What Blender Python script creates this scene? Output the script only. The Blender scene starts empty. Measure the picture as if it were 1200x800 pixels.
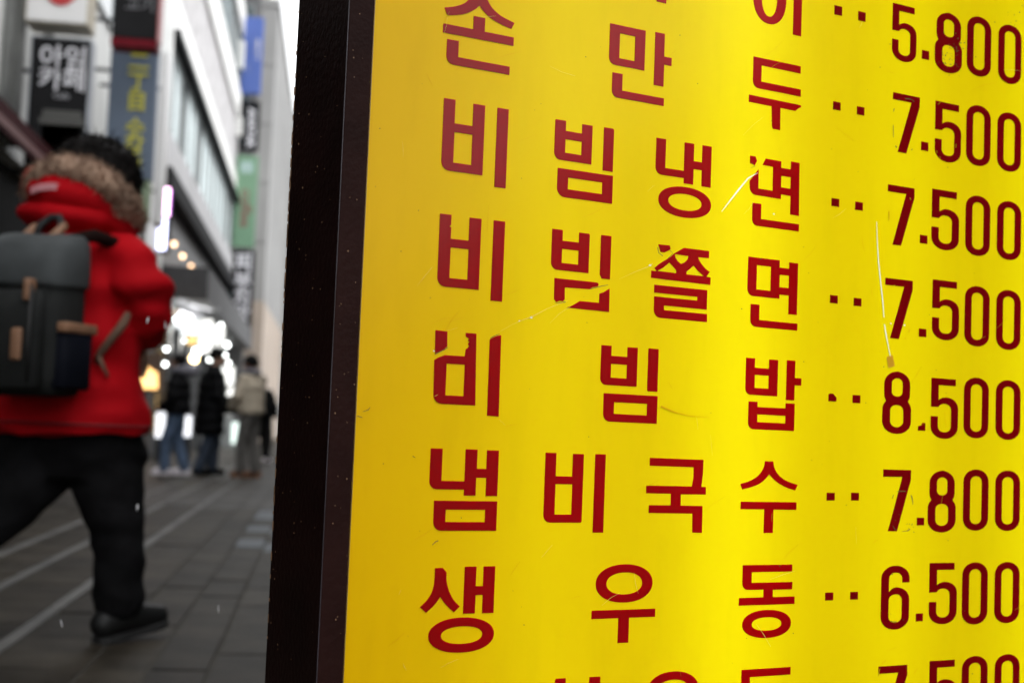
import bpy, bmesh, math, random
import numpy as np
from mathutils import Vector, Matrix, noise
random.seed(7)
sc = bpy.context.scene
C = sc.collection
PI = math.pi

# ------------------------------------------------------------------ camera calibration
F, CX, CY, SL, VX, VY, CAMH = 1600., 600., 400., .0395, 372., 497., .76
U = np.array([SL, 1, -((VY-CY)+SL*(CX-VX))/F]); U /= np.linalg.norm(U)
S = np.array([VX-CX, -(VY-CY), -F]); S /= np.linalg.norm(S); S -= U*(S@U); S /= np.linalg.norm(S)
XR = np.cross(S, U)
M = np.array([XR, S, U]); CAM = np.array([0, 0, CAMH])
def ray(px, py): return M@np.array([px-CX, -(py-CY), -F])/F
def at_z(px, py, z=0): r = ray(px, py); return Vector(CAM+r*(z-CAMH)/r[2])
def at_x(px, py, x): r = ray(px, py); return Vector(CAM+r*(x/r[0]))
def at_y(px, py, y): r = ray(px, py); return Vector(CAM+r*(y/r[1]))

cam = bpy.data.cameras.new('camera'); co = bpy.data.objects.new('camera', cam); C.objects.link(co)
m4 = Matrix([list(M[0])+[0], list(M[1])+[0], list(M[2])+[CAMH], [0, 0, 0, 1]])
co.matrix_world = m4
cam.sensor_width = 36; cam.lens = 48; cam.clip_start = .05; cam.clip_end = 3000
cam.dof.use_dof = True; cam.dof.focus_distance = 1.45; cam.dof.aperture_fstop = 4.9; cam.dof.aperture_blades = 9
sc.camera = co

# ------------------------------------------------------------------ sky, sun, exposure
SUN_EL, SUN_ROT = math.radians(46), math.radians(125)
w = bpy.data.worlds.new('World'); sc.world = w; w.use_nodes = True
nt = w.node_tree; bg = nt.nodes['Background']
sky = nt.nodes.new('ShaderNodeTexSky'); sky.sky_type = 'NISHITA'; sky.sun_disc = False
sky.sun_elevation = SUN_EL; sky.sun_rotation = SUN_ROT; sky.air_density = 1.5; sky.dust_density = 2.5; sky.ozone_density = 1
hs = nt.nodes.new('ShaderNodeHueSaturation'); hs.inputs['Saturation'].default_value = .12; hs.inputs['Value'].default_value = 1.3
nt.links.new(sky.outputs[0], hs.inputs['Color']); cl = nt.nodes.new('ShaderNodeMix'); cl.data_type = 'RGBA'; cl.inputs['Factor'].default_value = .6; cl.inputs[7].default_value = (7.4, 7.5, 7.7, 1)   # even cloud cover
nt.links.new(hs.outputs[0], cl.inputs[6]); nt.links.new(cl.outputs[2], bg.inputs['Color'])
bg.inputs['Strength'].default_value = .15
sl = bpy.data.lights.new('sun', 'SUN'); so = bpy.data.objects.new('sun', sl); C.objects.link(so)
sl.energy = .6; sl.angle = math.radians(40); sl.color = (1, .97, .93)
so.rotation_euler = (PI/2-SUN_EL, 0, PI-SUN_ROT)
so.location = (0, -5, 30)
vs = sc.view_settings; vs.view_transform = 'Standard'; vs.look = 'None'; vs.exposure = 1.06; vs.gamma = 1
sc.cycles.use_denoising = True
sc.cycles.max_bounces = 12; sc.cycles.diffuse_bounces = 6; sc.cycles.transmission_bounces = 8
sc.cycles.sample_clamp_indirect = 6

# ------------------------------------------------------------------ helpers
def ob(name, me, m=None, parent=None, label=None, cat=None, group=None, kind=None, loc=None):
    o = bpy.data.objects.new(name, me); C.objects.link(o)
    if m is not None and me is not None:
        me.materials.clear(); me.materials.append(m)
    if parent: o.parent = parent
    if loc is not None: o.location = loc
    for k, v in (('label', label), ('category', cat), ('group', group), ('kind', kind)):
        if v: o[k] = v
    return o
def thing(name, label, cat, loc=(0, 0, 0), rz=0, group=None):
    o = ob(name, None, None, None, label, cat, group, None, loc); o.rotation_euler = (0, 0, rz); o.empty_display_size = .2
    return o
def me_of(bm, name='m', smooth=False):
    me = bpy.data.meshes.new(name); bmesh.ops.recalc_face_normals(bm, faces=bm.faces[:]); bm.to_mesh(me); bm.free()
    if smooth: me.polygons.foreach_set('use_smooth', [True]*len(me.polygons))
    return me
def box(bm, x0, x1, y0, y1, z0, z1, bev=0, mtx=None):
    v = [bm.verts.new((x, y, z)) for x in (x0, x1) for y in (y0, y1) for z in (z0, z1)]
    q = [(0, 1, 3, 2), (4, 6, 7, 5), (0, 4, 5, 1), (2, 3, 7, 6), (0, 2, 6, 4), (1, 5, 7, 3)]
    fs = [bm.faces.new([v[i] for i in f]) for f in q]
    if bev:
        es = list({e for f in fs for e in f.edges})
        r = bmesh.ops.bevel(bm, geom=es, offset=bev, segments=2, affect='EDGES', profile=.5)
        v = list({x for f in r['faces'] for x in f.verts} | {x for x in v if x.is_valid})
    if mtx is not None: bmesh.ops.transform(bm, matrix=mtx, verts=[x for x in v if x.is_valid])
def boxes(name, lst, m, parent=None, bev=0, **k):
    bm = bmesh.new()
    for b in lst: box(bm, *b, bev=bev)
    return ob(name, me_of(bm), m, parent, **k)
def ball(bm, c, rx, ry, rz, rot=None, seg=16, rings=10):
    mt = Matrix.Translation(c) @ (rot.to_4x4() if rot else Matrix()) @ Matrix.Diagonal((rx, ry, rz, 1))
    bmesh.ops.create_uvsphere(bm, u_segments=seg, v_segments=rings, radius=1, matrix=mt)
def tube(bm, pts, rad, seg=12, cap=True):
    pts = [Vector(p) for p in pts]; n = len(pts)
    if not isinstance(rad, (list, tuple)): rad = [rad]*n
    rr = []; up = None
    for i, p in enumerate(pts):
        t = (pts[min(i+1, n-1)]-pts[max(i-1, 0)]).normalized()
        if up is None: up = Vector((0, 0, 1)) if abs(t.z) < .9 else Vector((0, 1, 0))
        a = t.cross(up).normalized(); b = a.cross(t).normalized(); up = b
        rr.append([bm.verts.new(p+(a*math.cos(2*PI*k/seg)+b*math.sin(2*PI*k/seg))*rad[i]) for k in range(seg)])
    for i in range(n-1):
        for k in range(seg):
            bm.faces.new((rr[i][k], rr[i][(k+1) % seg], rr[i+1][(k+1) % seg], rr[i+1][k]))
    if cap: bm.faces.new(rr[0]); bm.faces.new(rr[-1][::-1])
def limb(bm, pts, rad, seg=14):
    tube(bm, pts, rad, seg)
    for p, r in zip(pts, rad): ball(bm, Vector(p), r, r, r, seg=seg, rings=8)
def rings(bm, lst, seg=28, head=(0, 1)):
    # stack of horizontal ellipses: (centre, side half width, front half depth); head = facing direction in plan
    f = Vector((head[0], head[1], 0)).normalized(); s = Vector((f.y, -f.x, 0)); rr = []
    for c, a, b in lst:
        c = Vector(c); rr.append([bm.verts.new(c+s*a*math.cos(2*PI*k/seg)+f*b*math.sin(2*PI*k/seg)) for k in range(seg)])
    for i in range(len(rr)-1):
        for k in range(seg): bm.faces.new((rr[i][k], rr[i][(k+1) % seg], rr[i+1][(k+1) % seg], rr[i+1][k]))
    bm.faces.new(rr[0]); bm.faces.new(rr[-1][::-1])
def skin(bm, voxel, puff=0, pscale=8, smooth=3, off=None, fold=None):
    # one continuous surface round overlapping shells
    me = me_of(bm); o = bpy.data.objects.new('tmp', me); C.objects.link(o)
    r = o.modifiers.new('r', 'REMESH'); r.mode = 'VOXEL'; r.voxel_size = voxel
    s = o.modifiers.new('s', 'SMOOTH'); s.iterations = smooth; s.factor = .5
    dg = bpy.context.evaluated_depsgraph_get()
    res = bpy.data.meshes.new_from_object(o.evaluated_get(dg))
    C.objects.unlink(o); bpy.data.objects.remove(o)
    if puff or fold or off:
        nrm = [v.normal.copy() for v in res.vertices]
        for v, n in zip(res.vertices, nrm):
            d = 0
            if puff: d += puff*(noise.noise(v.co*pscale)+.5*noise.noise(v.co*pscale*2.3))
            if fold: d += fold(v.co)
            v.co += n*d
        if off:
            for v in res.vertices: v.co -= Vector(off)
    res.polygons.foreach_set('use_smooth', [True]*len(res.polygons))
    return res

# ------------------------------------------------------------------ materials
MATS = {}
def mat(name, col, rough=.6, var=.12, scale=6, bump=0, bscale=60, metal=0, coat=0, rnd=0, spec=.5, dark=None, emit=None, estr=0):
    if name in MATS: return MATS[name]
    m = bpy.data.materials.new(name); m.use_nodes = True; n = m.node_tree.nodes; L = m.node_tree.links
    p = n['Principled BSDF']; p.inputs['Roughness'].default_value = rough; p.inputs['Metallic'].default_value = metal
    p.inputs['Coat Weight'].default_value = coat; p.inputs['Coat Roughness'].default_value = .08
    p.inputs['Specular IOR Level'].default_value = spec
    tc = n.new('ShaderNodeTexCoord'); no = n.new('ShaderNodeTexNoise'); no.inputs['Scale'].default_value = scale; no.inputs['Detail'].default_value = 6
    L.new(tc.outputs['Object'], no.inputs['Vector'])
    ra = n.new('ShaderNodeValToRGB'); ra.color_ramp.elements[0].position = .3; ra.color_ramp.elements[1].position = .72
    lo = dark or tuple(c*(1-var) for c in col); hi = tuple(min(1, c*(1+var)) for c in col)
    ra.color_ramp.elements[0].color = (*lo, 1); ra.color_ramp.elements[1].color = (*hi, 1)
    L.new(no.outputs['Fac'], ra.inputs['Fac']); out = ra.outputs['Color']
    if rnd:
        oi = n.new('ShaderNodeObjectInfo'); mr = n.new('ShaderNodeMapRange'); mr.inputs['To Min'].default_value = 1-rnd; mr.inputs['To Max'].default_value = 1+rnd
        L.new(oi.outputs['Random'], mr.inputs['Value']); mx = n.new('ShaderNodeVectorMath'); mx.operation = 'SCALE'
        L.new(out, mx.inputs[0]); L.new(mr.outputs[0], mx.inputs['Scale']); out = mx.outputs[0]
    L.new(out, p.inputs['Base Color'])
    if bump:
        b2 = n.new('ShaderNodeTexNoise'); b2.inputs['Scale'].default_value = bscale; b2.inputs['Detail'].default_value = 4
        L.new(tc.outputs['Object'], b2.inputs['Vector']); bu = n.new('ShaderNodeBump'); bu.inputs['Strength'].default_value = bump; bu.inputs['Distance'].default_value = .01
        L.new(b2.outputs['Fac'], bu.inputs['Height']); L.new(bu.outputs[0], p.inputs['Normal'])
        if coat: L.new(bu.outputs[0], p.inputs['Coat Normal'])
    if emit:
        p.inputs['Emission Color'].default_value = (*emit, 1); p.inputs['Emission Strength'].default_value = estr
    MATS[name] = m; return m
def thin(name, col, trans, tcol, rough=.12, var=.05, ior=1.19):
    # translucent plastic sheet: reflects day light and lets the tubes behind shine through
    m = bpy.data.materials.new(name); m.use_nodes = True; n = m.node_tree.nodes; L = m.node_tree.links
    n.remove(n['Principled BSDF']); out = n['Material Output']
    tc = n.new('ShaderNodeTexCoord'); no = n.new('ShaderNodeTexNoise'); no.inputs['Scale'].default_value = 5; no.inputs['Detail'].default_value = 8
    L.new(tc.outputs['Object'], no.inputs['Vector'])
    ra = n.new('ShaderNodeValToRGB'); ra.color_ramp.elements[0].position = .3; ra.color_ramp.elements[1].position = .7
    ra.color_ramp.elements[0].color = (*[c*(1-var) for c in col], 1); ra.color_ramp.elements[1].color = (*[min(1, c*(1+var)) for c in col], 1)
    L.new(no.outputs['Fac'], ra.inputs['Fac'])
    n2 = n.new('ShaderNodeTexNoise'); n2.inputs['Scale'].default_value = 38; n2.inputs['Detail'].default_value = 9; mp = n.new('ShaderNodeMapping'); mp.inputs['Scale'].default_value = (1, 1, .22)
    L.new(tc.outputs['Object'], mp.inputs[0]); L.new(mp.outputs[0], n2.inputs['Vector']); r2 = n.new('ShaderNodeValToRGB'); r2.color_ramp.elements[0].position = .28; r2.color_ramp.elements[0].color = (.94, .92, .9, 1); r2.color_ramp.elements[1].position = .5; L.new(n2.outputs['Fac'], r2.inputs[0])
    mm = n.new('ShaderNodeMix'); mm.data_type = 'RGBA'; mm.blend_type = 'MULTIPLY'; mm.inputs['Factor'].default_value = 1; L.new(ra.outputs[0], mm.inputs[6]); L.new(r2.outputs[0], mm.inputs[7]); ra = mm
    d = n.new('ShaderNodeBsdfDiffuse'); t = n.new('ShaderNodeBsdfTranslucent'); t.inputs['Color'].default_value = (*tcol, 1)
    L.new(ra.outputs[2], d.inputs['Color'])
    mx = n.new('ShaderNodeMixShader'); mx.inputs[0].default_value = trans
    L.new(d.outputs[0], mx.inputs[1]); L.new(t.outputs[0], mx.inputs[2])
    g = n.new('ShaderNodeBsdfGlossy'); g.inputs['Roughness'].default_value = rough
    fr = n.new('ShaderNodeFresnel'); fr.inputs['IOR'].default_value = ior
    m2 = n.new('ShaderNodeMixShader'); L.new(fr.outputs[0], m2.inputs[0]); L.new(mx.outputs[0], m2.inputs[1]); L.new(g.outputs[0], m2.inputs[2])
    L.new(m2.outputs[0], out.inputs['Surface'])
    return m
def glow(name, col, s):
    if name in MATS: return MATS[name]
    m = bpy.data.materials.new(name); m.use_nodes = True; n = m.node_tree.nodes
    n.remove(n['Principled BSDF']); e = n.new('ShaderNodeEmission'); e.inputs[0].default_value = (*col, 1); e.inputs[1].default_value = s
    m.node_tree.links.new(e.outputs[0], n['Material Output'].inputs['Surface']); MATS[name] = m; return m
def shopglow(name, col, s, dark=.15):
    # a lit shop window: shelves and goods seen as lighter and darker patches
    m = bpy.data.materials.new(name); m.use_nodes = True; n = m.node_tree.nodes; L = m.node_tree.links
    n.remove(n['Principled BSDF']); e = n.new('ShaderNodeEmission'); e.inputs[1].default_value = s
    tc = n.new('ShaderNodeTexCoord'); no = n.new('ShaderNodeTexNoise'); no.inputs['Scale'].default_value = 1.6; no.inputs['Detail'].default_value = 5
    L.new(tc.outputs['Object'], no.inputs['Vector']); ra = n.new('ShaderNodeValToRGB')
    ra.color_ramp.elements[0].position = .38; ra.color_ramp.elements[0].color = (*[c*dark for c in col], 1)
    ra.color_ramp.elements[1].position = .52; ra.color_ramp.elements[1].color = (*col, 1)
    L.new(no.outputs['Fac'], ra.inputs[0]); L.new(ra.outputs[0], e.inputs[0]); L.new(e.outputs[0], n['Material Output'].inputs['Surface']); return m

# ------------------------------------------------------------------ ground
gm = mat('joint_mortar', (.036, .031, .023), .9, .3, 3, .3, 200)
bm = bmesh.new(); bmesh.ops.create_grid(bm, x_segments=1, y_segments=1, size=600)
ob('ground', me_of(bm), mat('asphalt', (.06, .06, .06), .9, .25, 2, .3, 120), kind='structure', loc=(0, 0, -.05))
pave = boxes('pavement', [(-3.2, 6, -14, 120, -.04, -.0035)], gm, kind='structure')
slabm = mat('slab_stone', (.034, .0285, .0215), .5, .5, 4, .35, 90, rnd=.32, spec=.05)
bluem = mat('slab_bluestone', (.060, .072, .082), .45, .2, 5, .3, 90, rnd=.12, spec=.12)
linem = mat('granite_strip', (.088, .085, .077), .6, .5, 2, .3, 120)
def slab_mesh(wx, wy, m):
    bm = bmesh.new(); box(bm, -wx/2, wx/2, -wy/2, wy/2, -.05, 0, bev=.003)
    me = me_of(bm); me.materials.append(m); return me
cols = []            # x-ranges of slab columns between the pale strips
edges = [-3.18, -2.86, -2.54, -2.22, -1.92, -1.67, -1.36, -1.01, -.66, -.47, -.29, .03, .35, .67, .99, 1.31, 1.63, 1.95]
strips = (-1.64, -1.33, -.98)
rest = bmesh.new(); cnt = 0
for i in range(len(edges)-1):
    x0, x1 = edges[i], edges[i+1]
    if any(abs(x0-s) < .04 for s in strips): x0 += .055
    sme = {}
    off = .3*(i % 2)
    y = -2+off
    while y < 60:
        h = .6
        near = 3.2 < y < 12 and x1 < 1.0
        if near and cnt < 280:
            bl = -.62 < x0 < -.1 and 8.1 < y < 11.5 and (i+int(y*3)) % 3
            k = bool(bl)
            if k not in sme: sme[k] = slab_mesh(x1-x0-.012, h-.012, bluem if k else slabm)
            s = ob('paving_slab', sme[k], None, pave, loc=((x0+x1)/2+random.uniform(-.001, .001), y+h/2, random.uniform(-.002, .003)))
            s.rotation_euler = (random.uniform(-.004, .004), random.uniform(-.004, .004), random.uniform(-.003, .003)); cnt += 1
        else:
            hz = random.uniform(-.002, .002)
            box(rest, x0+.006, x1-.006, y+.006, y+h-.006, -.03, hz)
        y += h
ob('paving_field', me_of(rest), mat('slab_stone_far', (.034, .0285, .0215), .5, .5, 1.2, .35, 90, spec=.12), pave, kind='stuff')
for s in strips:
    y = 2.0
    bm = bmesh.new()
    while y < 24:
        if not (abs(s+.98) < .01 and (3.0 < y < 4.4)): box(bm, s-.028, s+.022, y+.004, y+1.19, -.03, .001+random.uniform(0, .002))
        y += 1.2
    ob('pale_strip', me_of(bm), linem, pave)

# ------------------------------------------------------------------ the yellow menu light box
r0 = ray(3500, 630); D = Vector((r0[0], r0[1], 0)).normalized(); NB = Vector((-D.y, D.x, 0))
O = Vector(CAM+ray(415, 640)*1.3)
SY = math.atan2(D.y, D.x)
base = Vector((O.x, O.y, 0))
def sg(px, py):
    r = ray(px, py); t = ((np.array(O)-CAM)@np.array(NB))/(r@np.array(NB)); p = Vector(CAM+r*t)
    return ((p-O).dot(D), p.z)
sign = thing('menu_light_box', 'big yellow backlit menu light box with dark red lettering in a dark brown steel frame', 'menu sign', base, SY)
PW, ZB, ZT, DEP = 1.40, .26, 1.62, .142
L0, L1, FR = -.007, -.0325, -.006          # inner edge, outer edge of the lip; front of the lip
steel = mat('brown_painted_steel', (.0125, .0047, .004), .42, .35, 9, .1, 150, coat=0, spec=.03)
rawst = mat('chipped_edge', (.25, .14, .07), .5, .4, 60)
panelm = thin('yellow_acrylic', (.76, .40, .0008), .4, (.74, .80, .002), .2, .03)
bm = bmesh.new(); vsq = [bm.verts.new(p) for p in ((L0-.01, 0, ZB-.01), (PW+.01, 0, ZB-.01), (PW+.01, 0, ZT+.01), (L0-.01, 0, ZT+.01))]; bm.faces.new(vsq)
panel = ob('acrylic_panel', me_of(bm), panelm, sign)
# casing: four folded sides and a back, with a white liner
XO0, XO1 = L1, PW+(L0-L1)
boxes('side_panel', [(XO0, XO0+.0025, .004, DEP, ZB-.03, ZT+.03)], steel, sign, bev=.001)
boxes('side_panel', [(XO1-.0025, XO1, .004, DEP, ZB-.03, ZT+.03)], steel, sign, bev=.001)
boxes('top_panel', [(XO0+.003, XO1-.003, .004, DEP, ZT+.0275, ZT+.03)], steel, sign)
boxes('bottom_panel', [(XO0+.003, XO1-.003, .004, DEP, ZB-.03, ZB-.0275)], steel, sign)
boxes('back_panel', [(XO0+.003, XO1-.003, DEP-.004, DEP-.001, ZB-.027, ZT+.027)], steel, sign)
liner = mat('grey_liner', (.13, .13, .125), .8, .03)
boxes('liner', [(XO0+.004, XO0+.006, .006, DEP-.008, ZB-.026, ZT+.026), (XO1-.006, XO1-.004, .006, DEP-.008, ZB-.026, ZT+.026),
                (XO0+.007, XO1-.007, DEP-.008, DEP-.006, ZB-.026, ZT+.026), (XO0+.007, XO1-.007, .006, DEP-.009, ZT+.022, ZT+.025), (XO0+.007, XO1-.007, .006, DEP-.009, ZB-.025, ZB-.022)], liner, sign)
tubem = glow('fluorescent', (.98, 1, .8), 4.7)
fillm = glow('fluorescent_fill', (.98, 1, .8), 2.9)  # extra tubes added to lift the panel between the main ones
for x, m_ in ((.215, glow('fluorescent_fill_dim', (.98, 1, .8), 2.2)), (.455, tubem), (.70, fillm), (.945, glow('fluorescent_fair', (.98, 1, .8), 4.1)), (1.18, fillm)):  # first, third and last tubes are added fill
    bm = bmesh.new(); tube(bm, [(x, .092, ZB+.05), (x, .092, ZT-.05)], .013, 12)
    ob('fluorescent_tube', me_of(bm), m_, sign)
# the lip round the panel, mitred as four rails
def rail(x0, x1, z0, z1): return boxes('frame_rail', [(x0, x1, FR, .012, z0, z1)], steel, sign, bev=.0016)
lr = rail(L1-.0012, L0, ZB-.031, ZT+.031); rail(PW, XO1+.0012, ZB-.031, ZT+.031)
rail(L0+.0005, PW-.0005, ZT, ZT+.031); rail(L0+.0005, PW-.0005, ZB-.031, ZB)
for x in (XO0+.05, XO1-.05):
    for y in (.02, DEP-.02):
        boxes('leg', [(x-.015, x+.015, y-.012, y+.012, 0.0, ZB-.0305)], steel, sign, bev=.002)
# bright flaws on the paint: specks and chips; then painted highlights on the lip edges
bm = bmesh.new()
for k in range(46):
    z = random.uniform(.5, 1.2); y = DEP-random.choice([.001, .002]); h = random.uniform(.001, .012)
    if random.random() < .6: box(bm, XO0-.0006, XO0+.001, y-.0008, y+.0006, z, z+h)
for k in range(60):
    z = random.uniform(.5, 1.22); y = random.uniform(.012, DEP-.008); r = random.uniform(.0003, .0011)
    box(bm, XO0-.0004, XO0+.001, y, y+r, z, z+r*random.uniform(.6, 2))
for k in range(30):
    z = random.uniform(.5, 1.22); x = random.uniform(L1+.003, L0-.002); r = random.uniform(.0003, .0008)
    box(bm, x, x+r, FR-.0003, FR+.001, z, z+r*random.uniform(.6, 2))
for k in range(36):
    z = .84+random.gauss(.13, .06); box(bm, XO0-.0007, XO0+.001, DEP-.0022, DEP-.0004, z, z+random.uniform(.002, .01))
ob('paint_chip', me_of(bm), rawst, sign, kind='stuff')
bm = bmesh.new()  # bevel highlight put into the colour of thin strips along both lip edges
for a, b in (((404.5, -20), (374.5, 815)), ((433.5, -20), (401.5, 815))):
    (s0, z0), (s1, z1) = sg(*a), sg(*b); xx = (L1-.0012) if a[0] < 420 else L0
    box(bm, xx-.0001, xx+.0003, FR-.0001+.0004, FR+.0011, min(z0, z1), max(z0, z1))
ob('edge_highlight', me_of(bm), mat('painted_highlight', (.035, .032, .042), .35, .8, 14, dark=(.008, .004, .004)), sign, kind='stuff')

# --- lettering -------------------------------------------------------------------
redm = thin('red_vinyl', (.035, .0022, .006), .76, (1, .010, .025), .16, .12, 1.27)
redn = thin('red_vinyl_double', (.06, .0025, .006), .6, (.9, .010, .025), .16, .12, 1.25)   # prices: new stickers over old ones, less light gets through
def rnd_poly(pts):
    # pts in sign metres: (x, z, r); rounds corners with r > 0
    out = []; n = len(pts)
    for i, (x, z, r) in enumerate(pts):
        if r <= 0: out.append((x, z)); continue
        a = Vector(pts[i-1][:2]); b = Vector(pts[(i+1) % n][:2]); p = Vector((x, z))
        da = (a-p); db = (b-p); ra = min(r, da.length*.95); rb = min(r, db.length*.95)
        A = p+da.normalized()*ra; B = p+db.normalized()*rb
        for k in range(9):
            t = k/8; w_ = .76   # a little rounder than a parabola
            q = A*(1-t)**2+p*2*t*(1-t)*w_*1.0+B*t*t; den = (1-t)**2+2*t*(1-t)*w_+t*t
            out.append(tuple(q/den))
    return out
def snap(P):
    P = [list(p) for p in P]; n = len(P)
    for _ in range(3):
        for i in range(n):
            a, b = P[i], P[(i+1) % n]; dx, dz = abs(a[0]-b[0]), abs(a[1]-b[1])
            if dx+dz < .004: continue
            if dx < .12*dz: m_ = (a[0]+b[0])/2; a[0] = b[0] = m_
            elif dz < .09*dx: m_ = (a[1]+b[1])/2; a[1] = b[1] = m_
    return P
ZONE = dict(z1=(480, 0), z2=(700, 0), z3=(480, 110), z4=(720, 150), z5=(490, 240), z6=(720, 260), w1=(480, 370), w2=(690, 390), w3=(480, 510), w4=(720, 510), w5=(480, 640), w6=(680, 640),
            B=(840, 0), D=(840, 230), F=(840, 400), H=(840, 560))
jobs = []   # (name, list of closed 2D outlines)
def conv(zone, pts, free=False):
    x0, y0 = ZONE[zone]; k = .2 if zone[0] in 'zw' else .3
    P = []
    for p in pts:
        px, py = x0+p[0]*k, y0+p[1]*k; s, z = sg(px, py); r = 0
        if len(p) > 2: s2, z2 = sg(px, py+p[2]*k); r = z-z2
        P.append((s, z, r))
    return rnd_poly(P if free else snap(P))
def curve(zone, pts):
    # open-cornered outline with soft curves: Catmull-Rom through the points flagged 1
    P = []; n = len(pts)
    for i in range(n):
        p1, p2 = pts[i], pts[(i+1) % n]
        P.append(p1[:2])
        if len(p1) > 2 or len(p2) > 2:
            p0 = pts[i-1] if len(p1) > 2 else p1; p3 = pts[(i+2) % n] if len(p2) > 2 else p2
            for t in (.25, .5, .75):
                P.append(tuple(.5*((2*p1[j])+(-p0[j]+p2[j])*t+(2*p0[j]-5*p1[j]+4*p2[j]-p3[j])*t*t+(-p0[j]+3*p1[j]-3*p2[j]+p3[j])*t**3) for j in (0, 1)))
    return conv(zone, P, True)
def ell(zone, cx, cy, rx, ry, pw=2.15):
    x0, y0 = ZONE[zone]; k = .2 if zone[0] in 'zw' else .3
    s0, zc = sg(x0+(cx-rx)*k, y0+cy*k); s1, _ = sg(x0+(cx+rx)*k, y0+cy*k)
    sm = (s0+s1)/2; _, zt = sg(x0+cx*k, y0+(cy-ry)*k); _, zb = sg(x0+cx*k, y0+(cy+ry)*k)
    out = []
    for i in range(44):
        a = 2*PI*i/44; c, s = math.cos(a), math.sin(a)
        out.append((sm+(s1-s0)/2*math.copysign(abs(c)**(2/pw), c), (zt+zb)/2+(zt-zb)/2*math.copysign(abs(s)**(2/pw), s)))
    return out
def L(*outs): jobs.append(('letter', list(outs)))
P_ = conv
# row 1
L(curve('z1', [(375, -75), (447, -62), (446, -25, 1), (458, 8, 1), (485, 52, 1), (535, 96, 1), (613, 137), (595, 172), (540, 148, 1), (478, 112, 1), (432, 68, 1), (409, 36), (375, 62, 1), (330, 81, 1), (280, 90, 1), (220, 91), (203, 46), (262, 40, 1), (318, 22, 1), (350, -8, 1), (372, -45, 1)]),
  P_('z1', [(195, 138), (372, 174), (373, 95), (440, 109), (440, 188), (608, 222), (608, 274), (195, 190)]),
  P_('z1', [(217, 230), (285, 242), (285, 333), (584, 397), (583, 445), (214, 370, 50)]))
L(P_('z2', [(348, -60), (404, -48), (402, 25), (345, 10)]))
L(P_('z2', [(73, 135), (280, 185), (275, 420), (66, 372, 45)]), P_('z2', [(130, 198), (220, 216), (217, 361), (128, 343)]),
  P_('z2', [(337, 188), (393, 201), (391, 333), (434, 343), (432, 390), (389, 380), (386, 511), (330, 499)]),
  P_('z2', [(86, 424), (145, 436), (145, 531), (388, 580), (387, 627), (83, 565, 42)]))
L(ell('z2', 1008, -8, 97, 152), ell('z2', 1007, -8, 45, 108), P_('z2', [(1151, -160), (1198, -150), (1195, 217), (1146, 205)]))
L(P_('z2', [(912, 330), (1190, 392), (1189, 434), (960, 385), (960, 479), (1190, 527), (1189, 570), (910, 512, 45)]),
  P_('z2', [(887, 555), (1190, 618), (1192, 630), (1176, 636), (1158, 652), (1071, 634), (1069, 765), (1026, 755), (1021, 738), (1020, 625), (886, 598)], True))
# row 2
L(P_('z3', [(198, 24), (267, 37), (263, 175), (368, 190), (372, 58), (440, 71), (427, 480), (185, 445, 55)]), P_('z3', [(260, 224), (366, 242), (360, 418), (255, 404)]),
  P_('z3', [(512, 82), (577, 92), (563, 555), (496, 547)]))
L(P_('z3', [(851, 149, 6), (914, 159), (915, 218), (1008, 234), (1010, 179), (1071, 188), (1063, 416), (846, 382, 45)]), P_('z3', [(912, 267), (1007, 283), (1004, 360), (909, 346)]),
  P_('z3', [(1137, 197), (1196, 206, 12), (1189, 459), (1130, 450)]),
  P_('z3', [(865, 431), (1189, 484), (1185, 646), (862, 600, 55)]), P_('z3', [(927, 490), (1127, 522), (1125, 590), (925, 558)]))
L(P_('z4', [(243, 57), (300, 67), (297, 235), (405, 252), (410, 85), (466, 94), (463, 195), (511, 203), (514, 102), (568, 111), (562, 351), (508, 343), (510, 250), (462, 242), (459, 335), (404, 324), (405, 297), (240, 268, 45)]),
  ell('z4', 410, 436, 155, 90), ell('z4', 411, 436, 98, 48))
L(P_('z4', [(793, 163), (825, 168), (834, 195), (820, 220), (806, 212), (793, 208)], True),
  P_('z4', [(885, 180), (976, 196), (975, 234), (1031, 243), (1033, 197), (1083, 206), (1079, 516), (1028, 508), (1030, 400), (974, 390), (973, 418), (792, 388, 42), (791, 310), (843, 243), (841, 355), (925, 368), (928, 229), (866, 217)], True),
  P_('z4', [(976, 282), (1031, 290), (1030, 358), (974, 348)]),
  P_('z4', [(806, 437), (858, 446), (858, 532), (1079, 566), (1078, 607), (805, 570, 40)]))
# row 3
L(P_('z5', [(123, 50), (194, 60), (192, 118), (182, 127), (192, 132), (190, 198), (295, 211), (299, 74), (368, 84), (355, 498), (113, 477, 55)]), P_('z5', [(187, 249), (293, 262), (288, 440), (183, 428)]),
  P_('z5', [(440, 90), (507, 100), (491, 570), (424, 560)]))
L(P_('z5', [(782, 140), (846, 148, 8), (845, 210), (940, 222), (942, 163), (1003, 170, 9), (997, 405), (778, 374, 45)]), P_('z5', [(841, 258), (938, 270), (936, 352), (839, 339)]),
  P_('z5', [(1069, 176), (1130, 184), (1123, 438), (1074, 432), (1064, 408)]),
  P_('z5', [(797, 428), (1048, 455), (1057, 466), (1050, 478), (1020, 484), (1000, 495), (858, 484), (857, 555), (845, 566), (828, 562), (808, 570), (794, 552)], True),
  P_('z5', [(1120, 490), (1117, 628), (868, 602), (905, 588), (945, 563), (1058, 574), (1060, 520), (1085, 512)], True))
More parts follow.
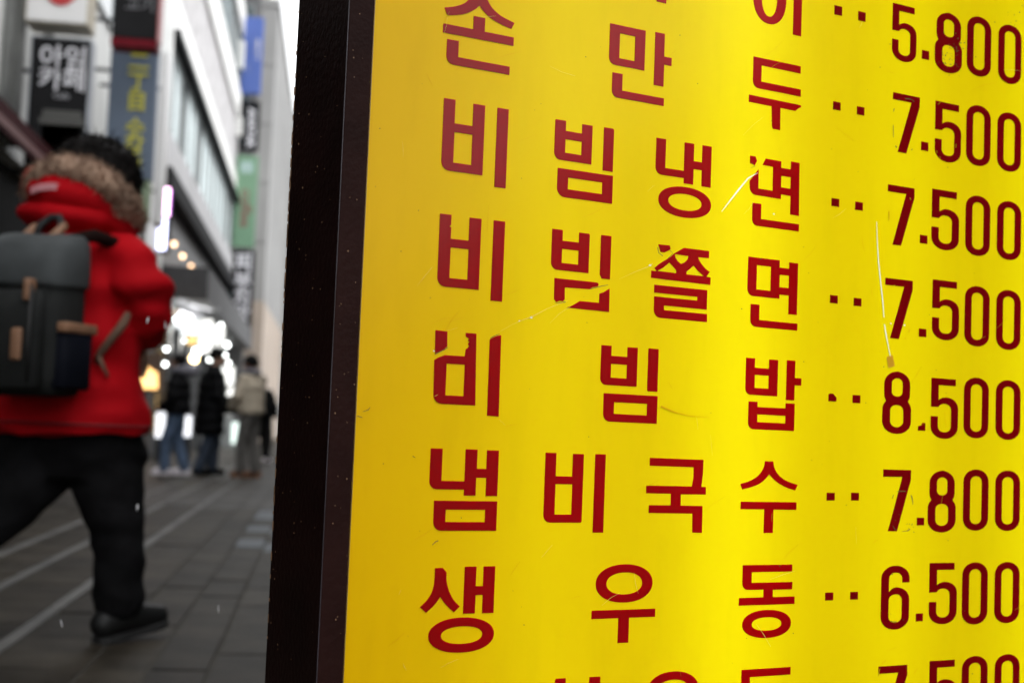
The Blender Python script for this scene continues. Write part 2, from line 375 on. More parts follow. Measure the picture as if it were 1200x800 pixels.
L(P_('z6', [(255, 131), (322, 138), (328, 160), (308, 172), (290, 180), (268, 176), (262, 155)], True),
  P_('z6', [(405, 152, 6), (553, 171), (552, 213), (488, 208), (496, 228), (512, 252), (532, 275), (557, 293), (537, 321), (562, 326), (560, 370), (212, 328), (214, 285), (246, 289), (232, 270), (262, 245), (300, 222), (330, 203), (350, 184)], True),
  P_('z6', [(352, 190), (432, 201), (428, 218), (410, 237), (388, 246), (368, 230), (356, 210)], True),
  P_('z6', [(320, 239), (342, 262), (360, 283), (360, 300), (250, 287), (285, 268)], True),
  P_('z6', [(462, 256), (485, 285), (522, 318), (420, 307), (421, 291), (442, 275)], True),
  P_('z6', [(232, 365), (541, 402), (540, 515), (289, 489), (288, 514), (541, 542), (540, 588), (228, 558, 50), (231, 434), (483, 462), (484, 441), (231, 413)]))
L(P_('z6', [(781, 202), (967, 226), (966, 267), (1021, 275), (1023, 237), (1073, 243), (1068, 546), (1017, 540), (1019, 432), (965, 426), (964, 452), (778, 430, 45)]),
  P_('z6', [(833, 253), (916, 264), (912, 405), (830, 394)]), P_('z6', [(966, 309), (1021, 317), (1019, 389), (965, 381)]),
  P_('z6', [(796, 479), (847, 486), (847, 573), (1070, 597), (1069, 639), (794, 610, 42)]))
# row 4
L(P_('w1', [(150, 83), (220, 91), (219, 180), (207, 188), (205, 200), (180, 208), (147, 220)], True),
  P_('w1', [(205, 229), (322, 237), (327, 195), (337, 190), (347, 178), (340, 165), (349, 150), (338, 146), (348, 135), (328, 122), (327, 99), (390, 104), (383, 525), (137, 513, 55), (143, 258), (165, 244)], True),
  P_('w1', [(214, 280), (321, 286), (315, 470), (209, 464)]),
  P_('w1', [(468, 138), (490, 125), (515, 116), (535, 113), (520, 590), (452, 584)], True))
L(P_('w2', [(70, 70), (131, 75), (131, 134), (223, 140), (226, 82), (285, 88), (278, 318), (66, 300, 42)]), P_('w2', [(128, 181), (222, 187), (219, 267), (127, 261)]),
  P_('w2', [(347, 90), (407, 95), (400, 346), (341, 340, 9)]),
  P_('w2', [(85, 350), (401, 371), (396, 534), (81, 515, 50)]), P_('w2', [(146, 404), (340, 416), (337, 482), (144, 473)]))
L(P_('w2', [(919, 144), (972, 149), (971, 204), (1054, 209), (1055, 154), (1107, 159), (1102, 374), (915, 358, 42)]), P_('w2', [(970, 245), (1053, 251), (1050, 327), (969, 320)]),
  P_('F', [(272, 72), (305, 76), (304, 142), (329, 144), (328, 173), (303, 171), (301, 231), (269, 228)]),
  P_('F', [(122, 232), (157, 236), (158, 254), (267, 262), (268, 240), (303, 243), (300, 351), (121, 340, 28)]), P_('F', [(157, 284), (267, 291), (266, 320), (156, 313)]))
# row 5
L(P_('w3', [(120, 74), (191, 77), (186, 265), (320, 267), (327, 79), (396, 82), (393, 194), (447, 195), (453, 86), (520, 88), (513, 355), (444, 354), (447, 249), (389, 247), (384, 353), (316, 351), (317, 318), (115, 313, 50)]),
  P_('w3', [(141, 379), (511, 386), (506, 559), (136, 556, 55)]), P_('w3', [(210, 433), (441, 436), (438, 507), (207, 505)]))
L(P_('w3', [(793, 100), (859, 102), (854, 237), (951, 240), (956, 107), (1019, 109), (1006, 511, 11), (783, 509, 48)]), P_('w3', [(852, 284), (951, 286), (946, 463), (848, 461)]),
  P_('w3', [(1086, 108), (1145, 111), (1135, 569), (1071, 567)]))
L(P_('w4', [(206, 130), (520, 142), (517, 220), (507, 300), (534, 301), (533, 346), (387, 344), (386, 409), (514, 412), (511, 570), (454, 568), (455, 457), (199, 453), (200, 407), (328, 408), (329, 341), (184, 338), (185, 292), (452, 298), (461, 250), (463, 186), (205, 177)], True))
L(curve('w4', [(879, 150), (929, 151), (934, 185, 1), (955, 225, 1), (1000, 262, 1), (1072, 289), (1057, 322), (1000, 302, 1), (945, 269, 1), (905, 228), (868, 268, 1), (820, 295, 1), (748, 316), (736, 283), (800, 262, 1), (850, 225, 1), (875, 180, 1)]),
  P_('w4', [(739, 386), (1065, 391), (1064, 435), (929, 434), (927, 571), (873, 570), (875, 433), (738, 430)]))
# row 6
L(curve('w5', [(147, 125), (192, 123), (215, 150), (215, 200, 1), (228, 255, 1), (255, 310, 1), (293, 350), (258, 384), (212, 342, 1), (177, 295), (145, 340, 1), (95, 387), (58, 355), (103, 310, 1), (132, 258, 1), (144, 200, 1)]),
  P_('w5', [(321, 117), (389, 116), (387, 231), (428, 230), (432, 115), (499, 115), (491, 388), (424, 390), (425, 283), (385, 284), (380, 391), (312, 392)]),
  ell('w5', 300, 517, 192, 103), ell('w5', 303, 517, 121, 51))
L(ell('w6', 255, 215, 166, 112), ell('w6', 256, 215, 105, 64), P_('w6', [(65, 375), (437, 362), (437, 410), (283, 416), (280, 562), (217, 563), (221, 418), (64, 425)]))
L(P_('H', [(100, 339), (293, 336), (293, 364), (135, 366), (135, 407), (294, 405), (293, 433), (217, 435), (217, 463), (302, 461), (302, 490), (85, 497), (85, 467), (180, 464), (182, 437), (98, 434, 30)]),
  ell('H', 193, 568, 95, 55), ell('H', 193, 568, 58, 26))
# row 7, cut by the picture's lower edge
L(P_('w5', [(847, 773, 12), (912, 769), (908, 910), (1048, 905), (1050, 763), (1113, 760), (1106, 1140), (842, 1150, 45)]), P_('w5', [(907, 955), (1046, 950), (1043, 1090), (905, 1095)]))
L(P_('w5', [(400, 806), (440, 797), (470, 800), (466, 1050), (400, 1052)], True))
L(ell('w6', 540, 842, 150, 112), ell('w6', 540, 842, 95, 64), P_('w6', [(360, 1000), (712, 985), (712, 1033), (360, 1048)]))
L(P_('H', [(95, 748), (286, 735), (287, 765), (127, 776), (127, 830), (286, 820), (286, 850), (93, 862, 30)]))

# digits: one stencil per figure, x 0..1, height 0..2.45, placed by its box in the photograph
DG = {'0': [[(0, 0, .5), (1, 0, .5), (1, 2.45, .5), (0, 2.45, .5)], [(.27, .27, .23), (.73, .27, .23), (.73, 2.18, .23), (.27, 2.18, .23)]],
 '8': [[(.05, 2.45, .5), (.95, 2.45, .5), (.95, 1.36, .22), (.86, 1.285, .05), (1, 1.17, .2), (1, 0, .5), (0, 0, .5), (0, 1.17, .2), (.14, 1.285, .05), (.05, 1.36, .22)],
       [(.31, 2.18, .2), (.69, 2.18, .2), (.69, 1.47, .18), (.31, 1.47, .18)], [(.27, .27, .23), (.73, .27, .23), (.73, 1.13, .22), (.27, 1.13, .22)]],
 '7': [[(0, 2.45, 0), (1, 2.45, 0), (1, 2.06, 0), (.53, 0, 0), (.21, 0, 0), (.69, 2.16, 0), (0, 2.16, 0)]],
 '5': [[(0, 2.45, 0), (.9, 2.45, 0), (.9, 2.17, 0), (.27, 2.17, 0), (.27, 1.56, 0), (.42, 1.69, .12), (1, 1.69, .45), (1, 0, .5), (0, 0, .5), (0, .9, 0), (.26, .9, 0), (.26, .27, .23), (.74, .27, .23), (.74, 1.42, .24), (.33, 1.42, .14), (.27, 1.28, 0), (0, 1.28, 0)]],
 '6': [[(0, 2.45, .5), (1, 2.45, .5), (1, 1.8, 0), (.74, 1.8, 0), (.74, 2.18, .23), (.27, 2.18, .23), (.27, 1.44, 0), (.42, 1.62, .12), (1, 1.62, .48), (1, 0, .5), (0, 0, .5)],
       [(.27, .27, .23), (.74, .27, .23), (.74, 1.35, .23), (.27, 1.35, .23)]]}
def digit(ch, x0, x1, yt, yb):
    xc = (x0+x1)/2; ym = (yt+yb)/2
    s0, s1 = sg(x0, ym)[0], sg(x1, ym)[0]; zt, zb = sg(xc, yt)[1], sg(xc, yb)[1]
    jobs.append(('numeral', [[(s0+(s1-s0)*x, zb+(zt-zb)*y/2.45) for x, y in rnd_poly(pl)] for pl in DG[ch]]))
def dot(x0, x1, y0, y1, cut=None):
    s0, s1 = sg(x0, (y0+y1)/2)[0], sg(x1, (y0+y1)/2)[0]; zt, zb = sg((x0+x1)/2, y0+1.1)[1], sg((x0+x1)/2, y1-1.1)[1]
    q = [(s0, zt), (s1, zt), (s1, zb), (s0, zb)]
    if cut == 'tr': q = [(s0, zt-.001), (s0+(s1-s0)*.2, zt), (s0+(s1-s0)*.55, zt), (s1, zt+(zb-zt)*.5), (s1, zb), (s0, zb)]
    if cut == 'tl': q = [(s0, zt+(zb-zt)*.45), (s0+(s1-s0)*.45, zt+(zb-zt)*.3), (s0+(s1-s0)*.6, zt), (s1, zt), (s1, zb), (s0, zb)]
    jobs.append(('dot', [q]))
for d in [('5', 1045.2, 1073.7, 7, 73), ('8', 1095.3, 1127.1, 15.6, 86.1), ('0', 1132.8, 1161, 20.1, 90), ('0', 1169.4, 1196.4, 29.7, 98.7),
          ('7', 1045.5, 1077, 111.3, 180), ('5', 1095.3, 1125.9, 121.2, 190.5), ('0', 1131.9, 1160.4, 123.9, 194.7), ('0', 1168.2, 1196, 132.3, 201.3),
          ('7', 1039.5, 1070.7, 218.4, 288), ('5', 1091.4, 1123.5, 223.5, 293.3), ('0', 1131, 1159.8, 229.5, 300), ('0', 1167.9, 1196, 236, 304.7),
          ('7', 1036.5, 1068.6, 327.2, 397), ('5', 1092, 1123.5, 329, 398.6), ('0', 1130, 1159, 335.3, 406), ('0', 1167, 1195.5, 339.8, 410),
          ('8', 1033.8, 1067.4, 435, 508.3), ('5', 1090.5, 1122.3, 443.5, 514), ('0', 1129, 1158, 442.3, 513.4), ('0', 1166.4, 1195.2, 445.3, 515.2),
          ('7', 1034, 1066.5, 550, 622), ('8', 1087, 1119.6, 551, 623.5), ('0', 1128.3, 1157.7, 549.7, 621.4), ('0', 1165.8, 1194.6, 551, 621.7),
          ('6', 1032, 1065, 662.3, 737), ('5', 1088.4, 1120.8, 659, 730.7), ('0', 1127, 1156.8, 658.4, 731), ('0', 1165, 1194, 658, 729.5),
          ('7', 1028.4, 1062, 779.3, 852), ('5', 1088.4, 1121, 773, 845), ('0', 1126.5, 1156.5, 768, 840), ('0', 1165, 1194, 765.8, 838)]: digit(*d)
for d in [(1080, 1088.4, 58.5, 71), (1079, 1087.4, 165.5, 178), (1077.6, 1086.3, 274.5, 286.5), (1076.4, 1085, 384, 395.8), (1075.5, 1083.8, 494, 505.5, 'tl'), (1074, 1082.4, 605, 616.2), (1072.8, 1081, 717, 728.5), (1072, 1080, 831, 842),
          (977.4, 986.4, 6.3, 19.3), (1005.3, 1014, 13.2, 26.3), (975.9, 984.6, 118.6, 130.3), (1003.8, 1012.5, 124.3, 136.2), (974, 983, 231.6, 243.2), (1001.7, 1010.7, 235.8, 247.6),
          (972.3, 981.3, 344.8, 356.5), (1000, 1009, 348.2, 359.8), (970.5, 979.8, 459.8, 471.2, 'tr'), (998.7, 1007.7, 461.6, 473.2), (968.4, 977.7, 575.8, 587.2), (997, 1006, 575.8, 587.2),
          (966.6, 976, 692.6, 704), (996, 1005, 691.8, 703)]: dot(*d)
def flat(jobs, y, parent, ext=.00025):
    tmp = []
    for name, outs, mt in jobs:
        cu = bpy.data.curves.new('t', 'CURVE'); cu.dimensions = '2D'; cu.fill_mode = 'BOTH'; cu.extrude = ext
        for o_ in outs:
            sp = cu.splines.new('POLY'); sp.points.add(len(o_)-1)
            for p, q in zip(sp.points, o_): p.co = (q[0], q[1], 0, 1)
            sp.use_cyclic_u = True
        t = bpy.data.objects.new('t', cu); C.objects.link(t); tmp.append((name, t, mt))
    bpy.context.view_layer.update(); dg = bpy.context.evaluated_depsgraph_get()
    T = Matrix(((1, 0, 0, 0), (0, 0, -1, y), (0, 1, 0, 0), (0, 0, 0, 1)))
    for name, t, mt in tmp:
        me = bpy.data.meshes.new_from_object(t.evaluated_get(dg)); me.transform(T); ob(name, me, mt, parent)
    for _, t, _ in tmp: C.objects.unlink(t); bpy.data.objects.remove(t)
flat([(n, o_, redm if n == 'letter' else redn) for n, o_ in jobs], -.0006, sign)
# scratches, tape and old glue on the panel
def strip(pts, wd, jag=0):
    P = [sg(*p) for p in pts]; a, b = [], []
    for i, p in enumerate(P):
        q0, q1 = Vector(P[max(i-1, 0)]), Vector(P[min(i+1, len(P)-1)]); t = (q1-q0).normalized(); n = Vector((-t.y, t.x))
        ww = wd[i] if isinstance(wd, (list, tuple)) else wd; ww *= 1+random.uniform(-jag, jag)
        a.append(tuple(Vector(p)+n*ww/2)); b.append(tuple(Vector(p)-n*ww/2))
    return a+b[::-1]
whm = mat('scratch_white', (.85, .83, .74), .5, .1, 60)
palem = thin('scratch_pale', (.82, .66, .12), .35, (.9, .7, .1), .5)
tapem = thin('old_tape', (.75, .42, .03), .4, (.8, .5, .05), .3)
gluem = mat('old_glue', (.16, .09, .008), .7, .6, 40)
glum2 = thin('glue_film', (.70, .42, .008), .45, (.8, .5, .01), .25)
sj = [('scratch', [strip([(845, 248), (855, 235), (866, 221), (876, 209), (887, 203)], [.0003, .0011, .0015, .0013, .0004], .35)], whm),
      ('scratch', [strip([(1026.5, 260), (1027, 280), (1028.5, 305), (1031, 330), (1033.5, 352), (1035, 372)], [.0005, .001, .0013, .0015, .0013, .0006], .2)], whm),
      ('scratch', [strip([(1035.5, 380), (1037.5, 392), (1040, 405), (1042.5, 418)], [.0012, .0015, .0012, .0012], .2)], whm),
      ('tape_scrap', [strip([(1041.5, 417), (1044, 430)], .0105)], tapem),
      ('scratch', [strip([(586, 388), (600, 380), (613, 374.5), (622, 371.5), (640, 362), (665, 352)], [.0002, .0003, .0007, .0012, .0004, .0002], .5)], palem),
      ('scratch', [strip([(725, 327), (745, 318), (758, 313), (764, 309)], [.0002, .0005, .0008, .001], .4)], palem),
      ('scratch', [strip([(774, 476), (790, 483), (806, 487), (830, 489)], [.0018, .0012, .0009, .0004], .3)], glum2)]
for x, y, r in ((622, 372, 1.6), (608, 376, .9), (761, 311, 1.5), (906, 251, 1.3), (1043, 379, 1), (1059, 381, 1.1), (508, 411, 1)):
    sj.append(('scratch', [[tuple(sg(x+r*math.cos(a)*random.uniform(.6, 1.2), y+r*.8*math.sin(a)*random.uniform(.6, 1.2))) for a in [k*PI/4 for k in range(8)]]], whm))
def ring_frag(x0, x1, y0, y1, keep, wd, mt):
    n = 40; run = []
    for k in range(n+1):
        a = 2*PI*k/n; c, s = math.cos(a), math.sin(a)
        p = ((x0+x1)/2+(x1-x0)/2*math.copysign(abs(c)**.6, c), (y0+y1)/2+(y1-y0)/2*math.copysign(abs(s)**.6, s))
        if random.random() < keep and k < n: run.append(p)
        else:
            if len(run) > 1: sj.append(('glue_mark', [strip(run, wd, .6)], mt))
            run = []
ring_frag(1104, 1120, 34, 76, .55, .0007, gluem); ring_frag(1046, 1074, 116, 177, .42, .0009, gluem); ring_frag(1095, 1120, 119, 186, .5, .0007, glum2)
ring_frag(1041, 1068, 226, 290, .4, .0012, glum2); ring_frag(1039, 1066, 334, 398, .4, .001, glum2); ring_frag(1044, 1069, 575, 622, .65, .0009, gluem)
ring_frag(1037, 1062, 672, 728, .35, .0006, gluem); ring_frag(1028, 1064, 772, 850, .4, .0008, glum2)
for k in range(150):
    q = random.random()
    if q < .35: x, y = random.gauss(1112, 9), random.gauss(random.choice((60, 72)), 9)
    elif q < .5: x, y = random.gauss(1190, 10), random.gauss(18, 10)
    elif q < .6: x, y = random.gauss(1058, 9), random.gauss(606, 9)
    else: x, y = random.uniform(425, 1195), random.uniform(5, 795)
    r = random.uniform(.25, .75)
    sj.append(('speck', [[tuple(sg(x+r*math.cos(a)*random.uniform(.5, 1.4), y+r*math.sin(a)*random.uniform(.5, 1.4))) for a in [k*PI/3 for k in range(6)]]], gluem))
# chipped letters leave crumbs and glue edges
for pts in ([(650, 355), (662, 354)], [(690, 339), (705, 335), (712, 334)], [(509, 415), (517, 411), (524, 407)], [(574, 396), (580, 393), (585, 391)], [(770, 290), (771, 296), (776, 300)], [(784, 293), (788, 297), (782, 303)], [(880, 191), (884, 195), (879, 197)], [(506, 638), (510, 634), (513, 633)], [(483, 534), (486, 536)], [(425, 482), (431, 480), (433, 477)], [(418, 487), (424, 489)]):
    sj.append(('glue_mark', [strip(pts, .0006, .6)], gluem))
# hairline scuffs, faint
rs = random.Random(11)
for k in range(70):
    x, y = rs.uniform(440, 1195), rs.uniform(10, 790); a = rs.choice([-.55, -.5, .2, 1.4, -.9, 2.6])+rs.gauss(0, .25); l = rs.uniform(5, 34); b = rs.uniform(-.12, .12)
    sj.append(('scuff', [strip([(x, y), (x+l*.5*math.cos(a), y+l*.5*math.sin(a)), (x+l*math.cos(a+b), y+l*math.sin(a+b))], [.0001, rs.uniform(.0002, .00045), .0001], .5)], rs.choice([palem, glum2, glum2])))
sj2 = {}
one = [(n, o_, m_) for n, o_, m_ in sj if n in ('scratch', 'tape_scrap')]
mult = {}
for n, o_, m_ in sj:
    if n not in ('scratch', 'tape_scrap'): mult.setdefault((n, m_.name), (n, [], m_))[1].extend(o_)
flat(one+list(mult.values()), -.00125, sign, .0001)
for o in sign.children:
    if o.name.startswith(('glue_mark', 'speck', 'scuff')): o['kind'] = 'stuff'

# ------------------------------------------------------------------ buildings along the street
wallw = mat('pale_render', (.58, .59, .58), .8, .12, .7, .15, 40)
wallg = mat('grey_stone', (.30, .30, .30), .75, .25, .9, .15, 30)
white = mat('white_metal', (.72, .72, .70), .45, .06, 2)
conc = mat('fair_concrete', (.31, .31, .305), .85, .14, .35, .2, 20)
darkm = mat('dark_metal', (.025, .026, .03), .5, .2, 5)
black = mat('black_paint', (.006, .006, .007), .7, .2, 5, spec=.1)
glass = mat('window_glass', (.05, .075, .08), .06, .3, 1.2, spec=1)
blind = mat('window_blind', (.60, .70, .71), .35, .18, .8, rnd=.35)
tealg = mat('teal_glass', (.10, .2, .23), .08, .3, 1.2, spec=1, rnd=.3)
alu = mat('aluminium', (.35, .37, .37), .4, .1, 4, metal=.6)
FX = -3.2           # plane of the fronts on the left
def bx(name, b, m, parent, **k): return boxes(name, [b], m, parent, **k)

# the long office building with bands of windows
B1 = thing('office_building', 'long white office building with horizontal window bands above brightly lit shops on the left', 'building', (FX-5, 39, 0))
def rel(b, o): return (b[0]-o[0], b[1]-o[0], b[2]-o[1], b[3]-o[1], b[4], b[5])
o1 = (FX-5, 39)
Y0, Y1 = 27.5, 49.3
bx('core_wall', rel((FX-10, FX-.34, Y0+.01, Y1-.01, 0, 34), o1), wallg, B1)
bx('end_wall', rel((FX-10, FX, Y0-.25, Y0, 3.6, 34.2), o1), white, B1)
for z0, z1, m in ((5.75, 6.5, mat('grey_band', (.42, .42, .43), .7, .12, .5)), (8.52, 9.3, white), (11.2, 12.2, white), (14.2, 15.2, white), (17.4, 18.4, white), (20.6, 21.6, white), (23.8, 24.8, white), (27, 28, white)):
    bx('spandrel_band', rel((FX-.33, FX, Y0+.004, Y1, z0, z1), o1), m, B1)
bx('black_soffit', rel((FX-.33, FX+.12, Y0+.004, Y1, 8.36, 8.517), o1), black, B1)
bx('black_soffit', rel((FX-.33, FX+.10, Y0+.004, Y1, 5.33, 5.747), o1), black, B1)
bx('stone_band', rel((FX-.33, FX-.10, Y0+.004, Y1, 9.303, 11.197), o1), mat('speckled_stone', (.46, .45, .455), .8, .25, 3, .2, 30), B1)
for z0, z1, gm_ in ((6.503, 8.355, blind), (12.203, 14.197, tealg), (15.203, 17.397, tealg), (18.403, 20.597, tealg), (21.603, 23.797, tealg), (24.803, 26.997, tealg)):
    y = Y0+.05
    while y < Y1-.2:
        y2 = min(y+1.35, Y1-.02)
        fr = boxes('window', [rel((FX-.16, FX-.08, y, y+.06, z0, z1), o1), rel((FX-.16, FX-.08, y+.061, y2-.003, z0, z0+.06), o1), rel((FX-.16, FX-.08, y+.061, y2-.003, z1-.06, z1), o1)], alu, B1)
        bx('pane', rel((FX-.15, FX-.13, y+.062, y2-.004, z0+.062, z1-.062), o1), gm_ if random.random() < .72 else glass, fr); y = y2
# boards above the shops, dark canopy, lit fronts
bx('sign_fascia', rel((FX-.33, FX-.2, Y0+.004, Y1, 4.01, 5.326), o1), mat('fascia_grey', (.17, .172, .175), .6, .35, .9), B1)
bx('shop_canopy', rel((FX-.33, FX+.75, 29.6, Y1, 3.3, 4.0), o1), darkm, B1)
cool, cool2, warm = shopglow('shop_light_cool', (1, 1, .95), 1.05, .16), shopglow('shop_light_white', (.95, 1, 1), 1.6, .25), shopglow('shop_light_warm', (1, .62, .22), .9, .25)
y = Y0+.1; k = 0
while y < Y1-1:
    y2 = min(y+2.35, Y1-.05)
    fr = boxes('shop_front', [rel((FX-.33, FX-.05, y, y+.16, 0, 3.295), o1), rel((FX-.30, FX-.1, y+.161, y2-.002, 0, .42), o1), rel((FX-.3, FX-.1, y+.161, y2-.002, 2.2, 2.27), o1), rel((FX-.3, FX-.1, (y+y2)/2, (y+y2)/2+.06, .421, 2.199), o1)], darkm, B1)
    bx('lit_window', rel((FX-.26, FX-.22, y+.161, y2-.002, .421, 2.199), o1), (warm, cool, cool2, cool, cool, cool2, cool, cool, cool)[k % 9], fr)
    bx('lit_transom', rel((FX-.26, FX-.22, y+.161, y2-.002, 2.271, 3.29), o1), (warm, cool, cool, cool, cool, cool, cool, cool, cool)[k % 9], fr)
    y = y2; k += 1

# near left: shop building with the awning
B2 = thing('shop_building', 'pale grey near shop building with pipes and a dark open shop under its maroon awning', 'building', (FX-4, 12, 0))
o2 = (FX-4, 12)
bx('wall', rel((FX-8, FX-.30, -14, 27.2, 0, 17), o2), wallw, B2)
bx('front_wall', rel((FX-.297, FX, -14, 27.2, 3.35, 16.5), o2), wallw, B2)
bx('cornice', rel((FX-8.1, FX+.2, -14.1, 27.23, 16.52, 17.2), o2), white, B2)
bx('dark_shop', rel((FX-.296, FX-.15, -14, 18.3, 0, 3.345), o2), black, B2)  # black sheet standing in for the shade inside the shop
bx('shop_wall', rel((FX-.296, FX-.02, 18.31, 27.2, 0, 3.345), o2), mat('dim_brown_front', (.12, .10, .085), .7, .4, 1), B2)
for y in (13.6, 14.05, 15.4, 21, 24):
    bm = bmesh.new(); tube(bm, [(FX+.06-o2[0], y-o2[1], 3.4), (FX+.06-o2[0], y-o2[1], 15)], .055, 10); ob('drain_pipe', me_of(bm, smooth=True), mat('pipe_grey', (.33, .34, .33), .5, .15, 3), B2)
for z in (6.3, 9.6, 12.8):
    for y in (-10, -6, -2, 2, 6, 10, 16.5, 19, 23):
        fr = boxes('window', [rel((FX+.003, FX+.06, y-.9, y+.9, z-.05, z), o2), rel((FX+.003, FX+.06, y-.9, y+.9, z+1.5, z+1.55), o2), rel((FX+.003, FX+.06, y-.9, y-.84, z+.001, z+1.499), o2), rel((FX+.003, FX+.06, y+.84, y+.9, z+.001, z+1.499), o2)], alu, B2)
        bx('pane', rel((FX+.005, FX+.03, y-.839, y+.839, z+.002, z+1.498), o2), glass, fr)
# awning: slanted cloth with a maroon edge
maroon = mat('maroon_cloth', (.035, .004, .006), .8, .25, 8, spec=.15)
bm = bmesh.new()
v = [bm.verts.new(Vector(p)-Vector((o2[0], o2[1], 0))) for p in ((FX+.003, 7.0, 3.75), (FX+.003, 14.2, 3.75), (FX+.5, 14.2, 3.3), (FX+.5, 7, 3.3), (FX+.003, 7.0, 3.70), (FX+.003, 14.2, 3.70), (FX+.5, 14.2, 3.25), (FX+.5, 7, 3.25))]
for f in ((0, 1, 2, 3), (7, 6, 5, 4), (0, 4, 5, 1), (2, 6, 7, 3), (1, 5, 6, 2), (3, 7, 4, 0)): bm.faces.new([v[i] for i in f])
aw = ob('awning', me_of(bm), black, B2)
bx('valance', rel((FX+.503, FX+.53, 7, 14.2, 3.06, 3.3), o2), maroon, aw)
bx('valance_trim', rel((FX+.531, FX+.538, 7, 14.2, 3.10, 3.17), o2), mat('pale_trim', (.16, .08, .08), .6), aw)

# dark narrow building that carries the column of signs
B3 = thing('narrow_building', 'dark narrow building behind the column of projecting signs', 'building', (FX-1, 53, 0))
o3 = (FX-1, 53)
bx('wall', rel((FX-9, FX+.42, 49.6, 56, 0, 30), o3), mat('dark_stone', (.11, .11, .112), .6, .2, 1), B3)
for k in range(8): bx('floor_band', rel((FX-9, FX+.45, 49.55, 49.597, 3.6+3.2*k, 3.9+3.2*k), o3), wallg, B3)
for k in range(8):
    fr = bx('window', rel((FX-.5, FX+.2, 49.53, 49.59, 4.3+3.2*k, 6.2+3.2*k), o3), alu, B3)
    bx('pane', rel((FX-.45, FX+.15, 49.515, 49.528, 4.35+3.2*k, 6.15+3.2*k), o3), glass, fr)

# tall plain concrete building where the street bends
B4 = thing('concrete_building', 'tall plain light grey concrete building with joint lines at the bend of the street', 'building', (-1.9, 66, 0))
a0 = Vector((at_y(327, 0, 50.8).x, 50.8, 0)); a1 = Vector((at_y(343, 125, 67.9).x, 67.9, 0)); dv = (a1-a0); ln = dv.length; ang = math.atan2(dv.y, dv.x)
B4.location = a0; B4.rotation_euler = (0, 0, ang)
bx('wall', (0, ln, 0, 12, 5.2, 16.2), conc, B4)
bx('parapet', (-.05, ln+.05, -.06, 12.05, 16.203, 16.5), conc, B4)
for k in range(3): bx('cladding_panel', (-.03-.01*(k%2), -.003, .01+k*.45, .44+k*.45, 0, 5.19), mat('beige_front', (.42, .35, .29), .6, .15, .6), B4)
beige = mat('beige_cladding', (.42, .35, .29), .6, .15, .6)
for k in range(13): bx('cladding_panel', (k*ln/13+.01, (k+1)*ln/13-.01, -.02 if k % 2 else -.035, 12, 0, 5.18), beige, B4)
for k in range(1, 5): bx('joint_rib', (-.03, -.003, -.02, 1.3, 5.2+2.2*k, 5.25+2.2*k), wallg, B4)
for k in range(1, 8): bx('joint_rib', (k*ln/8, k*ln/8+.05, -.028, -.005, 5.25, 16.15), wallg, B4)
bx('pilaster', (-.25, -.036, .72, .9, 0, 16.1), white, B4)
bx('rear_block', (ln+6, ln+30, -7, 12, 0, 17.6), conc, B4)

# right side of the street: the restaurant behind the light box, and a low block added across the side street
B5 = thing('restaurant_building', 'restaurant building with dark glazed front behind the yellow light box', 'building', (6, 10, 0))
o5 = (6, 10)
bx('wall', rel((2.3, 10, .45, 46, 0, 7.4), o5), mat('brown_brickwork', (.16, .10, .075), .8, .2, 2), B5)  # out of view; height raised to keep the street and walker in shade
bx('cornice', rel((2.2, 10.1, .35, 46.1, 7.403, 7.8), o5), wallg, B5)
bx('fascia', rel((2.12, 2.297, .5, 45.9, 3.1, 3.9), o5), darkm, B5)
for k in range(11):
    y = .7+k*4.1
    fr = boxes('shop_front', [rel((2.2, 2.297, y, y+.1, 0, 3.09), o5), rel((2.2, 2.297, y+.101, y+3.7, 0, .4), o5), rel((2.2, 2.297, y+.101, y+3.7, 3, 3.09), o5)], darkm, B5)
    bx('pane', rel((2.24, 2.28, y+.101, y+3.7, .401, 2.999), o5), glass, fr)
B6 = thing('added_low_block', 'low pale building added out of view, bounding the sign reflections', 'building', (26, -22, 0)); B6.rotation_euler = (0, 0, math.radians(35))  # unseen block, added to cut off the sky reflected low on the sign
bx('wall', (-2, 5, -26, 26, 0, 4.4), wallw, B6); bx('roof', (-2.4, 5.2, -26.3, 26.3, 4.403, 4.7), wallg, B6)
for k in range(12): bx('door', (-2.06, -2.003, -25+k*4.3, -22.2+k*4.3, .05, 2.9), darkm, B6)

